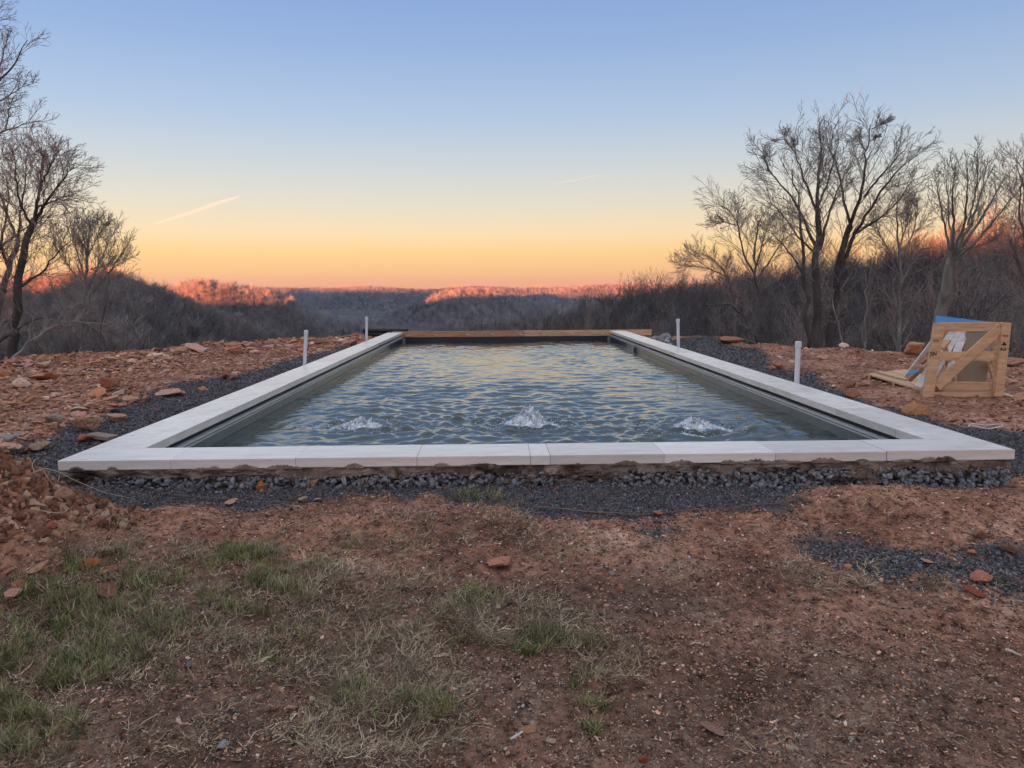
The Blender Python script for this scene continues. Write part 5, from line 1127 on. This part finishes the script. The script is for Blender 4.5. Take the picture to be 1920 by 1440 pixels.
# individuals: the nearer trees of the two woods
def plant(n, azr, rr_, group, labels, smin, smax, seed, lean=0.06, pale=False):
    g = np.random.default_rng(seed); k = 0; tries = 0
    while k < n and tries < n*60:
        tries += 1; a = math.radians(g.uniform(*azr)); r = math.sqrt(g.uniform(rr_[0]**2, rr_[1]**2)); x, y = r*math.sin(a), r*math.cos(a); z = float(terrain(x, y)); s = g.uniform(smin, smax)
        if not visible(np.array([x]), np.array([y]), np.array([z]), 10*s)[0]: continue
        isp = pale and g.random() < 0.7; ti = g.integers(len(PROT)); tm, cm = (PALEP if isp else PROT)[ti]; ad = math.degrees(a)
        where = ('behind the crate' if ad > 29 else 'right of the two big oaks' if ad > 24 else 'behind the two big oaks' if ad > 18 else 'behind the round crowned tree' if ad > 14 else 'left of the round crowned tree' if ad > 0 else 'below the leaning trunk' if ad < -30 else 'right of the slender grey tree')
        tone = 'pale' if isp else ('grey', 'dark', 'pale')[ti % 3]
        o = obj('bare_tree', None, loc=(x, y, z), rot=(g.normal(0, lean), g.normal(0, lean), g.uniform(0, 6.28)), scale=(s, s, s*g.uniform(0.9, 1.1)), label='%s %s%s, %s' % ('larger' if s > (smin+smax)/2 else 'small', tone, labels, where), cat='tree', group=group)
        obj('trunk', tm, o); obj('crown', cm, o); k += 1
plant(120, (7, 42), (42, 130), 'trees in the wood on the right slope', ' bare tree in the right slope wood', 0.75, 1.15, 5, pale=True)
plant(70, (4, 42), (130, 270), 'trees along the right ridge', ' bare tree up the right ridge', 0.75, 1.1, 6)
plant(40, (-40, -18), (40, 120), 'trees on the left slope', ' bare tree on the left slope', 0.5, 0.85, 8)
tp_ = [join([tube_np(*proto_part)]) if False else None for proto_part in ()]
def merged(seed, h, r, nb, rmin, lv=2):
    tr, crn = proto_tree(seed, h=h, r=r, nb=nb, rmin=rmin, lv=lv); V, F = join([tr, crn]); return mesh('tree_source', V, F, [M_twig_i])
MID = [merged(300+k, 11+k, 0.13, 16, 0.02, 3) for k in range(4)]
FARP = [merged(320+k, 13, 0.22, 14, 0.075, 2) for k in range(4)]
def far_proto(seed):
    g = np.random.default_rng(seed); n = 34; a = g.uniform(0, 6.28, n); t_ = g.uniform(0.25, 0.8, n); P = np.stack([np.zeros(n), np.zeros(n), 13*t_*0.75], -1)
    el_ = g.uniform(0.35, 1.3, n); d = np.stack([np.cos(a)*np.cos(el_), np.sin(a)*np.cos(el_), np.sin(el_)], -1); L_ = g.uniform(3, 6.5, n); E_ = P+d*L_[:, None]; E_[:, 2] = np.minimum(E_[:, 2], 14)
    pts = np.stack([P, E_], 1); rad = np.stack([np.full(n, .11), np.full(n, .03)], 1); v1 = tube_np(pts, rad, 3)
    p, dd_, l, r_ = spawn(g, pts, rad, L_, 4, 0.2, 1, 35, 0.5, 0.8); b_ = march(g, p, dd_, l, np.full(len(p), .065), 1, 0.1, 0.1, 0.4); v2 = tube_np(b_[0], b_[1], 3)
    tr = tube_np(np.array([[[0, 0, -1], [0, 0, 9.5]]]), np.array([[.22, .1]]), 3); V, F = join([tr, v1, v2]); return mesh('far_tree_source', V, F, [M_twig_i])
FAR = [far_proto(340+k) for k in range(5)]
def cedar(seed):
    g = np.random.default_rng(seed); n = 150; t_ = g.random(n)**0.8; a = g.uniform(0, 6.28, n); rad = 2.4*(1-t_)+0.25; z = 0.8+t_*9.5; P = np.stack([np.zeros(n), np.zeros(n), z+0.5], -1); E_ = np.stack([np.cos(a)*rad, np.sin(a)*rad, z], -1)
    s = np.stack([-np.sin(a), np.cos(a), np.zeros(n)], -1)*(0.35+0.5*(1-t_))[:, None]; V = np.stack([P, E_-s, E_+s+np.array([0, 0, .35])], 1).reshape(-1, 3); F = np.arange(n*3).reshape(-1, 3)
    return mesh('cedar_source', V, F, [M_twig_i])
CED = [cedar(360+k) for k in range(3)]
def brush(seed):
    g = np.random.default_rng(seed); n = 26; P = np.stack([g.normal(0, .5, n), g.normal(0, .5, n), np.full(n, -.2)], -1); d = np.stack([g.normal(0, .32, n), g.normal(0, .32, n), np.ones(n)], -1); d /= np.linalg.norm(d, axis=1, keepdims=True)
    L_ = g.uniform(1.6, 4.2, n); a = march(g, P, d, L_, np.full(n, .016), 5, .10, .03, .4); out = [tube_np(a[0], a[1], 3)]
    p, dd_, l, r_ = spawn(g, a[0], a[1], L_, 6, .25, 1, 38, .4, .6); b_ = march(g, p, dd_, l, np.full(len(p), .008), 2, .15, .05, .5); out.append(tube_np(b_[0], b_[1], 3)); V, F = join(out); return mesh('brush_source', V, F, [M_twig_i])
BRU = [brush(380+k) for k in range(4)]
def wood(name, n, azr, rr_, protos, smin, smax, cols, label, seed, top=12, dens=None, zs=1.0, cols2=None):
    g = np.random.default_rng(seed); a = np.radians(g.uniform(*azr, n)); r = np.sqrt(g.uniform(rr_[0]**2, rr_[1]**2, n)); x, y = r*np.sin(a), r*np.cos(a); z = terrain(x, y); k = visible(x, y, z, top*0.9)
    if dens is not None: k &= g.random(n) < dens(x, y, r, np.degrees(a))
    x, y, z, r = x[k], y[k], z[k], r[k]; n = len(x); s = g.uniform(smin, smax, n)*(1+0.0); S = np.stack([s, s, s*g.uniform(0.85, 1.15, n)*zs], -1)
    c = np.array(cols)[g.integers(0, len(cols), n)]*(1+0.25*fbm(x/90, y/90, 3, seed))[:, None]*g.uniform(0.8, 1.2, (n, 1))
    scatter(name, np.stack([x, y, z], -1), np.stack([g.normal(0, .05, n), g.normal(0, .05, n), g.uniform(0, 6.28, n)], -1), S, np.clip(c, 0.01, 0.9), protos, g.integers(0, len(protos), n), label=label); print(name, n)
BR = [(0.19, 0.165, 0.15), (0.24, 0.21, 0.19), (0.29, 0.26, 0.24), (0.15, 0.135, 0.125), (0.21, 0.19, 0.185)]
wood('wooded_slope', 1500, (2, 44), (55, 300), MID, 0.7, 1.1, [(0.075, 0.068, 0.064), (0.10, 0.09, 0.084), (0.15, 0.138, 0.128), (0.085, 0.08, 0.08), (0.21, 0.195, 0.18)], 'dense grey-brown bare wood covering the right slope and ridge', 401)
wood('left_wood', 1500, (-42, -8), (60, 430), MID, 0.6, 1.05, BR, 'grey-brown bare wood covering the near left hillside', 402)
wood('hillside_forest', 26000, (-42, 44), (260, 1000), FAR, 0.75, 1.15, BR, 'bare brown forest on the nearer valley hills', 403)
wood('distant_forest', 80000, (-42, 44), (1000, 3700), FAR, 0.9, 1.5, [(0.23, 0.225, 0.235), (0.28, 0.27, 0.275), (0.33, 0.315, 0.31), (0.17, 0.175, 0.19)], 'bare forest covering the far hills and ridges', 404)  # blue-grey tints carry part of the distance haze in the colour
wood('cedars', 22000, (-12, 16), (600, 3300), CED, 0.8, 1.4, [(0.045, 0.075, 0.06), (0.06, 0.09, 0.07), (0.07, 0.09, 0.07)], 'dark green cedars in patches on the valley hills', 405, dens=lambda x, y, r, a: 0.75*sstep(0.12, 0.4, fbm(x/260, y/260, 3, 88)+0.25*((r > 1250) & (r < 3000) & (a < 2))+0.3*((r > 700) & (r < 900) & (a > 2))))
def near_edge(x, y, r, a):
    e_ = r-np.interp(a, EA, ER); return ((e_ > 3.5+3.0*(np.abs(a) < 24)) & ((a > 14) | (a < -19)))*np.where(a < 0, 0.75, 0.6)*(1-0.5*sstep(25, 60, r))
wood('undergrowth', 2600, (-41, 43), (13, 75), BRU, 0.35, 0.8, [(0.15, 0.12, 0.10), (0.19, 0.15, 0.125), (0.12, 0.095, 0.08), (0.17, 0.145, 0.13)], 'leafless undergrowth and saplings below the edge of the clearing', 406, top=3.2, dens=near_edge)

# ------------------------------------------------------------------ contrails
def contrail(px0, py0, px1, py1, w0, w1, alpha, label, D=14000, seed=1):
    n = 40; A, B = AT(px0, py0, D), AT(px1, py1, D*1.05); ts = np.linspace(0, 1, n); P = A[None]+(B-A)[None]*ts[:, None]; P[:, 2] += 4*np.sin(ts*9+seed)
    rad = (w0+(w1-w0)*ts)/FPX*D/2*np.sin(np.clip(ts, 0.02, 0.98)*math.pi)**0.35; v, f = tube_np((P-A)[None], rad[None], 12)
    m = bpy.data.materials.new('ice_vapour'); m.use_nodes = True; t = m.node_tree; b = t.nodes['Principled BSDF']; t.nodes.remove(b); out = t.nodes['Material Output']
    tr_ = N(t, 'ShaderNodeBsdfTransparent'); di = N(t, 'ShaderNodeBsdfTranslucent'); di.inputs[0].default_value = (0.95, 0.95, 0.95, 1); d2 = N(t, 'ShaderNodeBsdfDiffuse'); d2.inputs[0].default_value = (0.98, 0.98, 0.98, 1)
    ad = N(t, 'ShaderNodeMixShader'); t.links.new(di.outputs[0], ad.inputs[1]); t.links.new(d2.outputs[0], ad.inputs[2])
    lw = N(t, 'ShaderNodeLayerWeight'); lw.inputs[0].default_value = 0.5; tcn = N(t, 'ShaderNodeTexCoord'); ns = N(t, 'ShaderNodeTexNoise'); ns.inputs['Scale'].default_value = 0.006; ns.inputs['Detail'].default_value = 5; t.links.new(tcn.outputs['Object'], ns.inputs[0])
    inv = N(t, 'ShaderNodeMath', operation='SUBTRACT'); inv.inputs[0].default_value = 1; t.links.new(lw.outputs['Facing'], inv.inputs[1]); pw = N(t, 'ShaderNodeMath', operation='POWER'); t.links.new(inv.outputs[0], pw.inputs[0]); pw.inputs[1].default_value = 3.0
    mu = N(t, 'ShaderNodeMath', operation='MULTIPLY'); t.links.new(pw.outputs[0], mu.inputs[0]); t.links.new(ns.outputs[0], mu.inputs[1]); m2_ = N(t, 'ShaderNodeMath', operation='MULTIPLY'); t.links.new(mu.outputs[0], m2_.inputs[0]); m2_.inputs[1].default_value = alpha
    mx = N(t, 'ShaderNodeMixShader'); t.links.new(m2_.outputs[0], mx.inputs[0]); t.links.new(tr_.outputs[0], mx.inputs[1]); t.links.new(ad.outputs[0], mx.inputs[2]); t.links.new(mx.outputs[0], out.inputs[0])
    obj('contrail', mesh('contrail', v, f, [m], True), loc=tuple(A), label=label, cat='contrail')
contrail(288, 421, 448, 368, 6, 9, 0.24, 'bright short contrail rising to the right over the left hills')
contrail(1030, 346, 1165, 321, 5, 3, 0.05, 'faint thin contrail high over the right half of the valley', seed=2)
contrail(1180, 320, 1290, 324, 4, 4, 0.03, 'barely visible vapour streak right of the thin contrail', seed=3)
contrail(748, 264, 778, 267, 5, 5, 0.05, 'tiny wisp of vapour high in the middle of the sky', seed=4)

# ------------------------------------------------------------------ air
zb = float(TERR.min())-3.0; zt_ = float(TERR.max())+20; hb = MB().box((-4500, -4500, zb), (4500, 4500, zt_)).mesh('haze', [])
mh = bpy.data.materials.new('air'); mh.use_nodes = True; t = mh.node_tree; t.nodes.remove(t.nodes['Principled BSDF']); pv = N(t, 'ShaderNodeVolumePrincipled'); pv.inputs['Color'].default_value = (0.62, 0.74, 0.98, 1)
pv.inputs['Density'].default_value = 0.000085; pv.inputs['Anisotropy'].default_value = 0.65; t.links.new(pv.outputs[0], t.nodes['Material Output'].inputs['Volume'])
hb.materials.append(mh); obj('haze', hb, kind='stuff', label='thin evening haze filling the valley')
